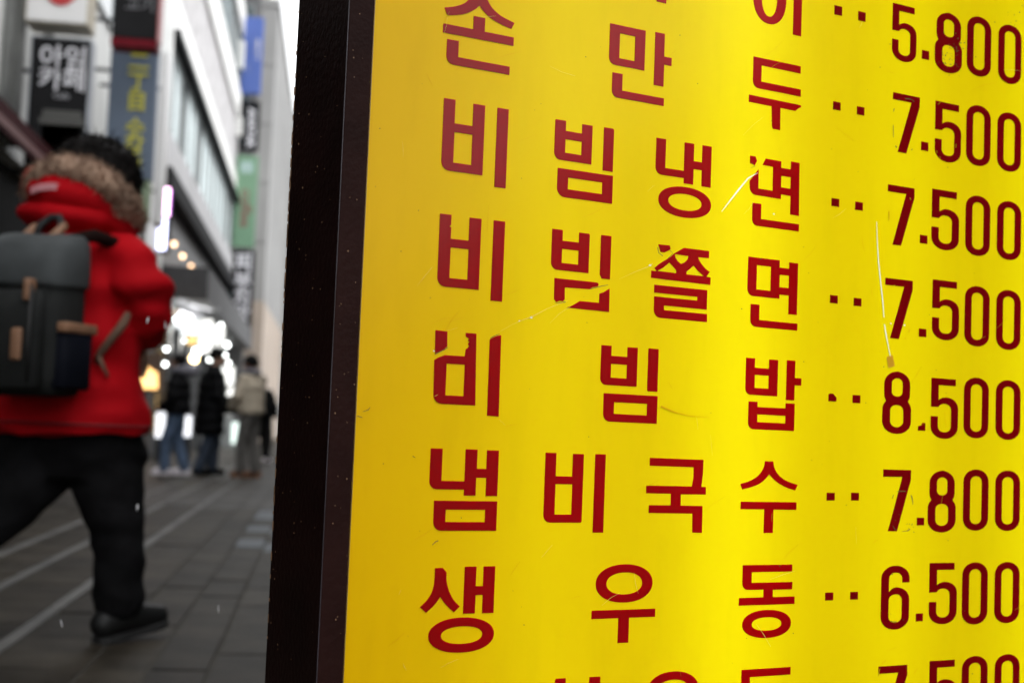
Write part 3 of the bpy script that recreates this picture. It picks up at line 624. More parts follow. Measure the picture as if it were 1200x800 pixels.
# ------------------------------------------------------------------ projecting signs
def text_me(s, size, ext=.006, bold=.012):
    cu = bpy.data.curves.new('t', 'FONT'); cu.body = s; cu.size = size; cu.extrude = ext; cu.offset = bold*size; cu.align_x = 'CENTER'; cu.align_y = 'CENTER'; cu.space_line = 1.05
    t = bpy.data.objects.new('t', cu); C.objects.link(t); bpy.context.view_layer.update()
    me = bpy.data.meshes.new_from_object(t.evaluated_get(bpy.context.evaluated_depsgraph_get())); C.objects.unlink(t); bpy.data.objects.remove(t)
    me.transform(Matrix(((1, 0, 0, 0), (0, 0, -1, 0), (0, 1, 0, 0), (0, 0, 0, 1)))); return me
def psign(name, label, px0, px1, py0, py1, Y, thick, m, fm=None, cat='shop sign', wall=FX, group=None):
    # a box sign square to the street, bracketed to the front; local origin at the middle of its face
    ym = (py0+py1)/2; xm = (px0+px1)/2
    x0, x1 = at_y(px0, ym, Y).x, at_y(px1, ym, Y).x; z1, z0 = at_y(xm, py0, Y).z, at_y(xm, py1, Y).z
    c = Vector(((x0+x1)/2, Y, (z0+z1)/2)); wd, h = (x1-x0)/2, (z1-z0)/2
    t = thing(name, label, cat, c, 0, group)
    boxes('casing', [(-wd, wd, .004, thick, -h, h)], fm or m, t, bev=.012)
    boxes('face_panel', [(-wd+.02, wd-.02, -.004, .0035, -h+.02, h-.02)], m, t)
    for z in (h*.6, -h*.6): boxes('bracket', [(wall-c.x, -wd+.02, thick*.4, thick*.4+.05, z-.02, z+.02)], darkm, t)
    return t, wd, h
def put(t, s, size, x, z, m, name='lettering', rot=0, sx=1, bold=.012):
    me = text_me(s, size, bold=bold)
    if rot or sx != 1: me.transform(Matrix.Rotation(rot, 4, 'Y') @ Matrix.Diagonal((sx, 1, 1, 1)))
    return ob(name, me, m, t, loc=(x, -.012, z))
cafe_blk = mat('sign_black', (.010, .010, .011), .6, .2, 3, spec=.1); wlet = mat('letter_white', (.62, .62, .66), .5, .05)
t, wd, h = psign('cafe_sign', 'black cafe sign with white lettering and a paper cup picture on the left', 30, 103, 43, 240, 14, .25, cafe_blk, mat('sign_grey_edge', (.3, .32, .35), .5))
put(t, '아임', .26, .03, h*.73, wlet); put(t, '카페', .26, .03, h*.475, wlet); put(t, 'Cafe', .085, .03, h*.29, mat('letter_dim', (.25, .25, .27), .6))
cupm = mat('cup_print', (.34, .34, .29), .6, .12, 6)
bm = bmesh.new()
q = [bm.verts.new(p) for p in ((-.15, -.008, -h*.06), (.25, -.008, -h*.06), (.18, -.008, -h*.72), (-.09, -.008, -h*.72))]; f = bm.faces.new(q); bmesh.ops.extrude_face_region(bm, geom=[f])
ob('cup_picture', me_of(bm), cupm, t); boxes('cup_lid', [(-.17, .27, -.010, -.0045, -h*.05, h*.03), (-.14, .24, -.010, -.0045, h*.035, h*.12)], mat('cup_lid', (.06, .06, .055), .6), t)
bm = bmesh.new(); ring_pts = [(-.2+.055*math.cos(a), -.009, -h*.47+.075*math.sin(a)) for a in [k*PI/8 for k in range(17)]]; tube(bm, ring_pts, .018, 8); ob('cup_emblem', me_of(bm), wlet, t)
wbox = mat('lightbox_white', (.66, .66, .66), .4, .04, 3); redl = mat('sign_red', (.45, .02, .025), .5, .08)
t, wd, h = psign('round_logo_sign', 'white box sign with a round red logo above the black cafe sign', 31, 106, -62, 28, 13.9, .42, wbox, mat('box_beige', (.42, .38, .3), .6))
bm = bmesh.new(); bmesh.ops.create_cone(bm, segments=40, radius1=.155, radius2=.155, depth=.012, cap_ends=True, matrix=Matrix.Translation((.03, -.011, -.05)) @ Matrix.Rotation(PI/2, 4, 'X'))
ob('red_disc', me_of(bm), redl, t); lo = put(t, '미', .17, .03, -.06, wlet); lo.location.y = -.022
t, wd, h = psign('black_red_sign', 'black box sign with a red bottom edge above the slate blue sign', 134, 187, -70, 46, 17, .3, cafe_blk, cafe_blk)
boxes('red_edge', [(-wd-.005, wd+.005, -.02, .32, -h-.10, -h-.004)], mat('sign_dark_red', (.11, .004, .010), .6, .1, spec=.1), t)
boxes('red_side', [(wd+.002, wd+.02, -.02, .32, -h, h)], mat('sign_pale_red', (.30, .09, .09), .5, .1), t)
put(t, '고기', .2, .05, -h*.32, mat('letter_grey', (.12, .12, .13), .6))
slate = mat('slate_blue', (.085, .115, .165), .5, .08, 2); ylet = mat('letter_yellow', (.42, .40, .05), .6, .06)
t, wd, h = psign('slate_blue_sign', 'tall slate blue sign with yellow vertical characters behind the hooded person', 126, 182, 50, 210, 18, .22, slate)
for s, fz in (('二', .71), ('丁', .41), ('目', .12), ('수', -.26), ('참', -.51), ('치', -.83)): put(t, s, .27, .06, h*fz, ylet, bold=.025)
boxes('green_foot', [(-wd+.015, wd-.015, -.005, .2, -h-.55, -h-.005)], mat('sage_green', (.20, .26, .17), .6, .15), t)
t, wd, h = psign('blank_white_sign', 'plain white box sign to the left of the slate blue sign', 113, 131, 8, 118, 20, .3, wbox)
t, wd, h = psign('white_mast_sign', 'slim plain white sign edge to the right of the slate blue sign', 184, 192, 60, 262, 19, .5, wbox, wall=FX)
blue = mat('sign_blue', (.06, .11, .36), .5, .1, 2)
GY = 48.2
t, wd, h = psign('blue_sign', 'tall blue sign with white sideways lettering, topmost of the sign column', 283.5, 307.5, 20, 110, GY, .25, blue, group='signs stacked in a column')
put(t, 'BEAUTY', .2, .17, h*.15, wlet, rot=PI/2); put(t, 'CLINIC', .14, -.12, -h*.35, mat('letter_blue', (.2, .26, .5), .6), rot=PI/2)
t, wd, h = psign('black_sign', 'short black sign with white sideways lettering under the blue sign', 281.5, 303.5, 118, 176, GY, .25, mat('sign_charcoal', (.012, .013, .015), .6, spec=.08), group='signs stacked in a column')
put(t, 'AVATAR', .36, .05, -h*.1, wlet, rot=PI/2, bold=.03)
t, wd, h = psign('green_sign', 'green sign with dull red sideways lettering in the middle of the sign column', 274.5, 300.5, 182, 290, GY, .25, mat('sign_green', (.13, .25, .155), .5, .1, 2), group='signs stacked in a column')
put(t, 'coffee', .55, .02, -h*.15, mat('letter_rust', (.2, .085, .07), .6), rot=PI/2); boxes('emblem', [(-.22, .2, -.01, -.0045, h*.62, h*.86)], mat('emblem_pale', (.3, .42, .4), .5), t)
t, wd, h = psign('hangul_sign', 'narrow black sign with four white characters over a red heart, lowest of the column', 271, 296.5, 293, 396, GY, .25, mat('sign_charcoal', (.012, .013, .015), .6, spec=.08), group='signs stacked in a column')
for s, fz in (('피', .70), ('부', .28), ('치', -.1), ('왕', -.48)): put(t, s, .66, 0, h*fz, wlet, bold=.035)
bm = bmesh.new(); hp = [(16*math.sin(a)**3, 13*math.cos(a)-5*math.cos(2*a)-2*math.cos(3*a)-math.cos(4*a)) for a in [k*2*PI/28 for k in range(28)]]
f = bm.faces.new([bm.verts.new((x*.012, -.012, y*.012-h*.80)) for x, y in hp]); r = bmesh.ops.extrude_face_region(bm, geom=[f]); bmesh.ops.translate(bm, vec=(0, .006, 0), verts=[e for e in r['geom'] if isinstance(e, bmesh.types.BMVert)])
ob('heart', me_of(bm), redl, t)
# white air conditioners beside the column
for nm, lab, a in (('air_conditioner', 'white air conditioner box beside the tall blue sign', (270, 286, 47, 79)), ('air_conditioner', 'white air conditioner box beside the short black sign', (267, 283, 137, 158))):
    t, wd, h = psign(nm, lab, *a, 47.2, .4, white, cat='air conditioner', group='air conditioners on the corner')
    for k in range(3): boxes('grille_slat', [(-wd*.8, wd*.8, -.02, -.0045, h*(-.5+.5*k)-.02, h*(-.5+.5*k)+.02)], alu, t)
# LED sign: pink block over a white-violet block
t, wd, h = psign('led_sign', 'glowing pink and violet LED sign above the hooded person\'s shoulder', 184.5, 199.5, 217, 296, 26.6, .2, black, cat='LED sign')
boxes('pink_display', [(-wd*.72, wd*.72, -.03, -.0045, .05, h*.92)], glow('led_pink', (1, .55, .85), 3.2), t)
boxes('violet_display', [(-wd*.75, wd*.5, -.03, -.0045, -h*.92, .0)], glow('led_violet', (.66, .68, 1), 3.0), t)
for k in range(4): boxes('led_bar', [(wd*.76, wd*.9, -.03, -.0045, h*(.1+.2*k), h*(.26+.2*k))], glow('led_purple', (.5, .1, .8), 1.6), t)
boxes('led_dot', [(-wd-.18, -wd-.06, -.03, .02, -h*.36, -h*.12)], glow('led_blue', (.18, .1, .6), 1.2), t)
# lamps of the shops
def lamp(label, px, py, Y, r, g, group):
    p = at_y(px, py, Y); t = thing('shop_lamp', label, 'lamp', p, 0, group)
    bm = bmesh.new(); ball(bm, Vector(), r, r, r, seg=14, rings=8); ob('bulb', me_of(bm, smooth=True), g, t)
    bm = bmesh.new(); tube(bm, [(0, 0, r*.8), (0, 0, r*2.2)], r*.5, 10); ob('holder', me_of(bm), darkm, t); return t
gw = glow('lamp_white', (.95, 1, .97), 6); gwa = glow('lamp_warm', (1, .75, .42), 9)
for lab, px, py in (('small white shop lamp at the red jacket\'s lower edge', 163.5, 407), ('small white shop lamp, highest of the three left of the long black coat', 195, 409), ('small white shop lamp, leftmost of the three above the short black jacket', 181, 418), ('small white shop lamp just above the short black jacket', 193.5, 426.5),
                    ('small white lamp next to the yellow lamp between two passers-by', 226, 429)): lamp(lab, px, py, 25.5, .035, gw, 'white shop lamps')
lamp('big white shop lamp left of the black hat', 230.5, 411.5, 25.5, .065, gw, 'white shop lamps'); lamp('big yellow shop lamp below the big white lamp', 227.5, 420, 25.7, .075, glow('lamp_yellow', (1, .72, .3), 8), 'yellow shop lamps')
for lab, px, py in (('white lamp between the black hat and the beige jacket', 265.5, 439), ('white lamp at the end of the shop canopy', 271.5, 392), ('bright white lamp under the sign column', 262, 392), ('white lamp under the canopy end', 266, 404)): lamp(lab, px, py, 45, .075, gw, 'white shop lamps')
for lab, px, py, Y in (('warm downlight under the black soffit, nearest of its row', 204, 286, 29), ('warm downlight under the black soffit, second and brightest of its row', 214, 300, 30.8), ('warm downlight under the black soffit, third of its row', 224, 312, 32.8), ('warm downlight under the black soffit, fourth of its row', 231, 324, 34.5), ('warm downlight under the black soffit, farthest of its row', 237, 337, 36.3)):
    lamp(lab, px, py, Y, .05, glow('lamp_dim_warm', (1, .62, .36), 3.2), 'downlights under the black soffit')
rr_ = random.Random(3)
for k, (px, py) in enumerate([(206, 374), (259, 381), (216, 399), (246, 421), (256, 427), (264, 416), (268, 425), (204, 397)]):
    p_ = at_y(px, py, 31+rr_.random()*3)
    t = thing('string_light', 'small white string light by the display windows, '+['nearest the red sleeve', 'at the right end beside the sign column', 'below the left display window', 'below the middle display window', 'just above the black hat', 'right of the black hat', 'highest right of the black hat', 'left of the grey hood'][k], 'string light', p_, 0, 'string lights at the display windows'); r_ = rr_.uniform(.025, .05)
    bm = bmesh.new(); ball(bm, Vector(), r_, r_, r_, seg=10, rings=6); ob('bulb', me_of(bm, smooth=True), gw, t); bm = bmesh.new(); tube(bm, [(0, 0, r_*.8), (0, 0, r_*2)], r_*.4, 8); ob('holder', me_of(bm), darkm, t)
# bare tubes at the canopy edge
for lab, a, b, Ya, Yb, r in (('short white tube light above the shop canopy', (223, 354.5), (252, 362), 31, 32.5, .055), ('long white tube light along the shop canopy edge', (207, 366), (263, 387), 30, 42, .06)):
    p, q = at_y(*a, Ya), at_y(*b, Yb); t = thing('tube_light', lab, 'tube light', p, 0, 'tube lights of the shops')
    bm = bmesh.new(); tube(bm, [(0, 0, 0), q-p], r, 10); ob('tube', me_of(bm), glow('tube_white', (.97, .97, 1), 3), t)
    for s in (0, 1): bm = bmesh.new(); tube(bm, [(q-p)*s-(q-p).normalized()*.02*(1-s), (q-p)*s+(q-p).normalized()*.03*(1 if s else -1)], r*1.15, 10); ob('end_cap', me_of(bm), white, t)
# bright showcase boxes standing before the shops, and the orange stall light
t = thing('lit_showcase', 'big glowing white display window above the passers-by', 'display window', at_y(238, 397, 33)); o4 = at_y(238, 397, 33)
for a, b, c, d, Y, m in ((212, 232, 371, 392, 32.6, cool2), (234, 247, 374, 414, 33, cool), (249, 261, 381, 421, 33.4, cool), (206, 213, 368, 384, 32.2, cool2), (220, 231, 394, 404, 32.8, warm)):
    q0, q1 = at_y(a, c, Y)-o4, at_y(b, d, Y)-o4; boxes('light_face', [(q0.x, q1.x, q0.y-.02, q0.y, q1.z, q0.z)], m, t); boxes('case', [(q0.x-.02, q1.x+.02, q0.y+.003, q0.y+.2, q1.z-.03, q0.z+.03)], darkm, t)
boxes('post', [(-.05, .05, .25, .33, -o4.z, .45)], darkm, t)
t = thing('orange_stall_sign', 'glowing orange stall sign beside the red jacket', 'stall sign', at_y(170, 435, 25)); 
bm = bmesh.new(); boxv = [(-.32, .30), (.22, -.02), (.24, -.3), (-.26, -.32)]
f = bm.faces.new([bm.verts.new((x, -.03, z)) for x, z in boxv]); ob('light_face', me_of(bm), shopglow('stall_orange', (1, .56, .2), 1.5, .45), t)
boxes('case', [(-.36, .28, -.02, .2, -.36, .33)], mat('stall_brown', (.1, .06, .04), .6), t); boxes('post', [(-.05, .05, 0, .1, -at_y(170, 435, 25).z, -.363)], darkm, t)
for lab, px0, px1, py0, py1, Y in (('low white glowing display beside the jeans', 183, 193, 478, 512, 24.5), ('low white glowing display between the two black coats', 214, 224, 487, 511, 24.6)):
    p = at_y((px0+px1)/2, (py0+py1)/2, Y); t = thing('floor_display', lab, 'floor display', (p.x, p.y, 0), 0, 'floor displays of the shops'); wv = (px1-px0)/1600*Y/2; hh = (py1-py0)/1600*Y/2
    boxes('light_face', [(-wv, wv, -.02, 0, p.z-hh, p.z+hh)], glow('display_white', (.93, .95, 1), .85), t); boxes('stand', [(-wv, wv, .003, .25, 0, p.z+hh)], darkm, t)
t = thing('glowing_pillar_sign', 'tall white glowing shop sign left of the beige jacket', 'shop sign', (at_y(267, 465, 40).x, 40, 0)); boxes('light_face', [(-.2, .13, -.03, -.003, .9, 2.3)], cool, t); boxes('stand', [(-.22, .15, 0, .2, 0, 2.33)], alu, t)
t = thing('glowing_low_sign', 'low pale glowing sign between the beige jacket\'s legs and the black coat', 'shop sign', (at_y(272, 505, 41).x, 41, 0)); boxes('light_face', [(-.25, .25, -.03, -.003, .1, .72)], glow('pale_green', (.8, .95, .88), .9), t); boxes('stand', [(-.27, .27, 0, .2, 0, .75)], alu, t)

# ------------------------------------------------------------------ people
RY = 4.85; K = RY/1600*1.0
def Q(px, py, dy=0): return at_y(px, py, RY+dy)
redc = mat('parka_red', (.42, .0034, .008), .8, .12, 5, .12, 260, rnd=0, spec=.08)
fur = mat('fur_brown', (.32, .215, .155), .9, .45, 10, .3, 140, spec=.05)
hairm = mat('hair_dark', (.006, .0048, .0045), .7, .4, 30, .3, 160, spec=.08)
skinm = mat('skin', (.42, .25, .18), .55, .06, 8)
trou = mat('black_denim', (.0085, .0082, .009), .9, .6, 7, .25, 160, spec=.08)
shoe = mat('black_leather', (.01, .01, .01), .5, .3, 8, spec=.3)
sole = mat('black_rubber', (.018, .018, .018), .7)
tan = mat('tan_leather', (.24, .125, .07), .6, .2, 20)
basep = Vector((at_z(135, 748).x-.05, RY, 0))
P1 = thing('person', 'person in red parka with fur trimmed hood and black trousers, walking away', 'person', basep)
f1 = Vector((.55, .83, 0)).normalized(); s1 = Vector((f1.y, -f1.x, 0))
def kk(px): return px*K
def pobj(name, me, m, par=None): return ob(name, me, m, par or P1)
# continuous body under the clothes
def body_mesh(J, off, vox=.011):
    bm = bmesh.new()
    rings(bm, J['torso'], 20, J['f'])
    for pts, rad in J['limbs']: limb(bm, pts, rad, 12)
    h, r, f = J['head'], J['hr'], Vector((*J['hf'], 0)).normalized()
    rot = Matrix.Rotation(math.atan2(-f.x, f.y), 3, 'Z')
    def hp(x, y, z): return h+rot@Vector((x, y, z))*r
    ball(bm, h+rot@Vector((0, -.08*r, .18*r)), .80*r, .95*r, .86*r, rot)          # skull
    ball(bm, hp(0, .22, -.45), .62*r, .66*r, .62*r, rot)                           # jaw
    limb(bm, [hp(0, .86, .12), hp(0, 1.02, -.16)], [.1*r, .15*r])                   # nose
    limb(bm, [hp(-.2, .84, -.5), hp(.2, .84, -.5)], [.07*r, .07*r])                 # lips
    for s in (-1, 1):
        ball(bm, hp(s*.80, -.05, -.05), .08*r, .2*r, .3*r, rot)                     # ear
        ball(bm, hp(s*.3, .8, .2), .16*r, .1*r, .08*r, rot)                         # brow over the eye
    for hand, d, rgt in J['hands']:
        hand, d = Vector(hand), Vector(d).normalized(); sd = d.cross(Vector((0, .3, 1))).normalized()
        limb(bm, [hand, hand+d*.085], [.03, .036])
        for q in range(4): limb(bm, [hand+d*.08+sd*(q-1.5)*.021, hand+d*(.115+.012*(q in (1, 2)))+sd*(q-1.5)*.023, hand+d*.145+sd*(q-1.5)*.022+Vector((0, 0, -.02))], [.0095, .009, .008], 8)
        limb(bm, [hand+d*.03-sd*.03*rgt, hand+d*.07-sd*.055*rgt, hand+d*.1-sd*.06*rgt], [.012, .011, .009], 8)
    return skin(bm, vox, smooth=2, off=off)
neck, head = Q(100, 262, .02), Q(119, 208, .06)
sR, sL = Q(137, 300, -.11), Q(25, 300, .11)
J = dict(torso=[(Q(88, 500), .16, .11), (Q(86, 440), .15, .11), (Q(86, 360), .17, .12), (Q(90, 300), .19, .1), (Q(97, 275), .1, .07)], f=(f1.x, f1.y),
         limbs=[([Q(97, 280), Q(112, 235, .04)], [.06, .058]), ([sR, Q(172, 345, -.12), Q(163, 392, .06)], [.06, .05, .035]), ([sL, Q(-4, 350, .16), Q(22, 392, .25)], [.06, .05, .035]),
                ([Q(112, 505), Q(135, 615, -.02), Q(139, 715, -.02)], [.09, .06, .045]), ([Q(50, 505, .02), Q(-25, 600, -.05), Q(-120, 668, -.12)], [.09, .06, .045])],
         head=head, hr=.105, hf=(.8, .6), hands=[(Q(163, 395, .06), (-.05, .25, -.4), 1), (Q(22, 395, .25), (.2, .15, -.4), -1)])
pobj('body', body_mesh(J, basep), skinm)
# hair, fuller than the skull
bm = bmesh.new()
ball(bm, Q(114, 203, .05), .138, .128, .132); ball(bm, Q(129, 212, -.04), .108, .11, .125); ball(bm, Q(100, 195, .02), .115, .11, .10); ball(bm, Q(136, 232, .02), .062, .06, .075)
hr = skin(bm, .009, puff=.010, pscale=24, smooth=2, off=basep); pobj('hair', hr, hairm)
bm = bmesh.new(); vs_ = hr.vertices
for k in range(1600):
    v = vs_[random.randrange(len(vs_))]; n = (v.normal*.5+Vector((random.uniform(-.5, .5), random.uniform(-.5, .5), random.uniform(-1.1, .1)))).normalized()
    t = n.cross(Vector((.3, .2, .9))).normalized()*.0025; q0 = v.co
    a, b, c, d = (bm.verts.new(q0+t), bm.verts.new(q0-t), bm.verts.new(q0+n.cross(t)), bm.verts.new(q0+n*random.uniform(.02, .05)))
    for q in ((a, b, d), (b, c, d), (c, a, d)): bm.faces.new(q)
hobj = [o for o in P1.children if o.name.startswith('hair')][0]
ob('hair_strands', me_of(bm), hairm, hobj, kind='stuff')
# parka
def folds(p):
    q = p; d = .015*math.sin(q.z*33+3*noise.noise(q*4))*max(0, noise.noise(q*2.6+Vector((3, 1, 2)))+.35)
    return d+.012*noise.noise(q*9)+.014*(noise.noise(Vector((q.x*5, q.y*5, q.z*13+2)))-abs(noise.noise(q*7)))
bm = bmesh.new()
rings(bm, [(Q(79, 511), .30, .215), (Q(79, 498), .305, .225), (Q(79, 460), .285, .215), (Q(79, 420), .272, .205), (Q(80, 370), .262, .2), (Q(82, 325), .252, .18), (Q(85, 298), .222, .155), (Q(90, 280), .16, .125), (Q(95, 266), .11, .1)], 40, (f1.x, f1.y))
limb(bm, [Q(141, 299, -.12), Q(158, 316, -.14), Q(168, 334, -.15), Q(172, 350, -.13), Q(173, 364, -.09), Q(165, 384, .03)], [.09, .097, .096, .096, .092, .08], 20)
limb(bm, [Q(27, 300, .10), Q(0, 338, .16), Q(-5, 365, .17), Q(20, 390, .25)], [.085, .095, .094, .078], 20)
pk = pobj('parka', skin(bm, .011, smooth=6, off=basep, fold=folds), redc)
bm = bmesh.new()   # elastic-free hem seam and side pocket welt
rr = [Q(79, 496)+s1*.312*math.cos(a)+f1*.232*math.sin(a) for a in [k*PI/24 for k in range(49)]]
tube(bm, [p-basep for p in rr], .004, 8, False); pobj('hem_seam', me_of(bm, smooth=True), mat('parka_seam', (.16, .003, .006), .7), pk)
# hood: two stacked folds of cloth
bm = bmesh.new()
rx = Matrix.Rotation(math.radians(10), 3, 'Y')
ball(bm, Q(84, 230, -.06), .175, .15, .085, rx); ball(bm, Q(72, 216, -.09), .13, .1, .062, rx); ball(bm, Q(120, 242, -.02), .13, .14, .075, Matrix.Rotation(math.radians(22), 3, 'Y'))
pobj('hood', skin(bm, .009, puff=.006, pscale=9, smooth=5, off=basep), redc)
bm = bmesh.new()
ball(bm, Q(84, 256, -.045), .185, .155, .06, Matrix.Rotation(math.radians(4), 3, 'Y')); ball(bm, Q(124, 262, .0), .12, .13, .055, Matrix.Rotation(math.radians(12), 3, 'Y'))
pobj('hood_collar', skin(bm, .009, puff=.005, pscale=9, smooth=5, off=basep), redc)
lb = bmesh.new(); cs = [Q(36, 223, -.195), Q(46, 219.5, -.205), Q(60, 218, -.207), Q(76, 220.5, -.20)]
for k in range(3):
    a, b = cs[k], cs[k+1]; q = [lb.verts.new(p) for p in (a+Vector((0, 0, -.011)), b+Vector((0, 0, -.011)), b+Vector((0, 0, .011)), a+Vector((0, 0, .011)))]; lb.faces.new(q)
r = bmesh.ops.extrude_face_region(lb, geom=lb.faces[:]); bmesh.ops.translate(lb, vec=(0, .12, 0), verts=[e for e in r['geom'] if isinstance(e, bmesh.types.BMVert)]); bmesh.ops.translate(lb, vec=-basep, verts=lb.verts[:])
pobj('hood_label', me_of(lb), mat('label_pink', (.48, .2, .22), .6))
# fur trim: a swept roll with tufts
fp = [Q(x, y, d) for x, y, d in ((33, 226, -.11), (37, 213, -.14), (51, 201, -.16), (72, 196, -.165), (94, 199, -.165), (115, 208, -.16), (134, 222, -.15), (148, 237, -.12), (157, 252, -.06), (160, 262, .04))]
bm = bmesh.new(); limb(bm, fp, [.024, .028, .034, .039, .042, .043, .042, .04, .034, .026], 14)
fm_ = skin(bm, .008, puff=.007, pscale=34, smooth=2, off=basep); ft = pobj('fur_trim', fm_, fur)
bm = bmesh.new(); vs_ = fm_.vertices
for k in range(1500):
    v = vs_[random.randrange(len(vs_))]; n = (v.normal+Vector((random.uniform(-.6, .6), random.uniform(-.6, .6), random.uniform(-.5, .7)))).normalized()
    t = n.cross(Vector((.3, .2, .9))).normalized()*.0028; p = v.co
    a, b, c, d = (bm.verts.new(p+t), bm.verts.new(p-t), bm.verts.new(p+n.cross(t)), bm.verts.new(p+n*random.uniform(.012, .03)))
    for q in ((a, b, d), (b, c, d), (c, a, d)): bm.faces.new(q)
ob('fur_hair', me_of(bm), fur, ft, kind='stuff')
# trousers
bm = bmesh.new()
rings(bm, [(Q(83, 560), .2, .13), (Q(83, 530), .235, .155), (Q(80, 490), .235, .16)], 28, (f1.x, f1.y))
limb(bm, [Q(122, 535, -.02), Q(128, 575, -.03), Q(138, 622, -.03), Q(140, 665, -.02), Q(139, 700, -.02)], [.145, .118, .092, .085, .088], 20)
limb(bm, [Q(45, 535, .02), Q(10, 580, -.02), Q(-30, 620, -.06), Q(-75, 648, -.1), Q(-112, 665, -.14)], [.15, .128, .1, .088, .085], 20)
def tfold(p): return .010*noise.noise(Vector((p.x*7, p.y*7, p.z*17)))+.006*math.sin(p.z*60+5*noise.noise(p*5))*max(0, noise.noise(p*4))
pobj('trousers', skin(bm, .011, smooth=4, off=basep, fold=tfold), trou)
# shoes
def shoe_me(heel, toe, r, up=Vector((0, 0, 1)), vox=.008):
    bm = bmesh.new(); d = toe-heel
    limb(bm, [heel+up*r*1.0, heel+d*.28+up*r*1.25, heel+d*.6+up*r*.95, heel+d*.93+up*r*.72], [r*.95, r*1.1, r*.95, r*.7], 14)
    limb(bm, [heel+d*.1+up*r*1.9, heel+d*.2+up*r*2.2], [r*.85, r*.85], 12)
    return bm
def sole_bm(heel, toe, r, th):
    bm = bmesh.new(); d = toe-heel; sd = Vector((d.y, -d.x, 0)).normalized(); out = []
    prof = [(-.10, .45), (-.04, .85), (.15, .95), (.45, .85), (.72, 1.05), (.92, .8), (1.06, .3)]
    pts = [(t, w_) for t, w_ in prof]+[(t, -w_) for t, w_ in reversed(prof)]
    f = bm.faces.new([bm.verts.new(heel+d*t+sd*w_*r) for t, w_ in pts]); g = bmesh.ops.extrude_face_region(bm, geom=[f])
    bmesh.ops.translate(bm, vec=(0, 0, th), verts=[e for e in g['geom'] if isinstance(e, bmesh.types.BMVert)]); return bm
h0, t0 = at_z(116, 752, .0), at_z(116, 752, .0)
heel = Vector((at_y(121, 745, RY-.05).x, RY-.06, .012)); toe = heel+Vector((.175, .17, .03))
s = pobj('shoe', skin(shoe_me(heel, toe, .05), .008, smooth=3, off=basep), shoe); b = sole_bm(heel+Vector((0, 0, -.01)), toe+Vector((0, 0, -.005)), .056, .022); bmesh.ops.translate(b, vec=-basep, verts=b.verts[:]); pobj('sole', me_of(b), sole, s)
heel = Q(-128, 672, -.15); toe = heel+Vector((-.02, .14, -.2))
s = pobj('shoe', skin(shoe_me(heel, toe, .05, Vector((-.6, .4, .3))), .008, smooth=3, off=basep), shoe)

# backpack of the hooded person
BX = thing('backpack', 'charcoal grey backpack with tan leather tabs worn over the red parka', 'backpack', Q(38, 368, -.30)); bo = Q(38, 368, -.30)
BX.rotation_euler = (0, 0, math.atan2(s1.y, s1.x)+math.radians(4))   # local x = wearer's right, y = wearer's front
pkg = mat('pack_charcoal', (.0175, .0185, .018), .8, .3, 7, .12, 200, spec=.15); flapm = mat('pack_flap_skylit', (.062, .068, .070), .7, .25, 6, .12, 200, spec=.15); navy = mat('pack_navy', (.005, .006, .011), .7, .2, 8, .1, 200, spec=.1)  # paler flap: skylight from above put into its colour
def sqr(bm, lst, seg=36, pw=4):
    rr = []
    for z, a, b, oy in lst:
        rr.append([bm.verts.new((a*math.copysign(abs(math.cos(2*PI*k/seg))**(2/pw), math.cos(2*PI*k/seg)), oy+b*math.copysign(abs(math.sin(2*PI*k/seg))**(2/pw), math.sin(2*PI*k/seg)), z)) for k in range(seg)])
    for i in range(len(rr)-1):
        for k in range(seg): bm.faces.new((rr[i][k], rr[i][(k+1) % seg], rr[i+1][(k+1) % seg], rr[i+1][k]))
    bm.faces.new(rr[0]); bm.faces.new(rr[-1][::-1])
def pput(name, bm, m, par=None): return ob(name, me_of(bm, smooth=True), m, par or BX)
bm = bmesh.new(); sqr(bm, [(-.262, .13, .07, 0), (-.255, .155, .09, 0), (-.2, .168, .10, -.004), (0, .17, .10, -.004), (.12, .165, .09, 0), (.17, .15, .08, .01)])
for v in bm.verts: v.co += Vector((.4, 1, 0))*.012*noise.noise(v.co*8)
main = pput('main_bag', bm, pkg)
bm = bmesh.new(); sqr(bm, [(.085, .172, .103, -.008), (.1, .176, .108, -.008), (.16, .174, .106, -.004), (.215, .170, .098, .004), (.238, .158, .075, .018), (.254, .14, .05, .03), (.258, .11, .03, .035)])
for v in bm.verts: v.co += Vector((0, -.6, 1))*.014*noise.noise(v.co*9)
pput('flap', bm, flapm)
bm = bmesh.new(); sqr(bm, [(-.245, .115, .03, -.1), (-.235, .135, .035, -.105), (0, .135, .035, -.105), (.06, .13, .028, -.1), (.068, .12, .02, -.1)]); pput('front_pocket', bm, pkg)
bm = bmesh.new(); sqr(bm, [(-.24, .03, .06, 0), (-.23, .04, .07, 0), (-.06, .04, .07, 0), (-.05, .03, .06, 0)]); bmesh.ops.translate(bm, vec=(.16, 0, 0), verts=bm.verts[:]); pput('side_pocket', bm, navy)
bm = bmesh.new(); box(bm, .166, .207, -.082, .07, -.062, -.03, .006); pput('leather_trim', bm, tan)
bm = bmesh.new(); box(bm, .085, .107, -.150, -.11, .03, .10, .006); pput('leather_tab', bm, tan)
bm = bmesh.new(); box(bm, .05, .086, -.152, -.11, -.155, -.055, .006); pput('leather_tab', bm, tan)
bm = bmesh.new(); tube(bm, [(.108, -.135, .08), (.112, -.141, -.1), (.112, -.136, -.22)], .006, 8); pput('zip', bm, mat('zip_black', (.006, .006, .006), .5))
bm = bmesh.new(); tube(bm, [(-.045, .03, .25), (-.04, .06, .30), (-.012, .075, .325), (.02, .075, .325), (.045, .06, .30), (.05, .03, .25)], .013, 10); hd = pput('carry_handle', bm, mat('strap_black', (.008, .008, .009), .7))
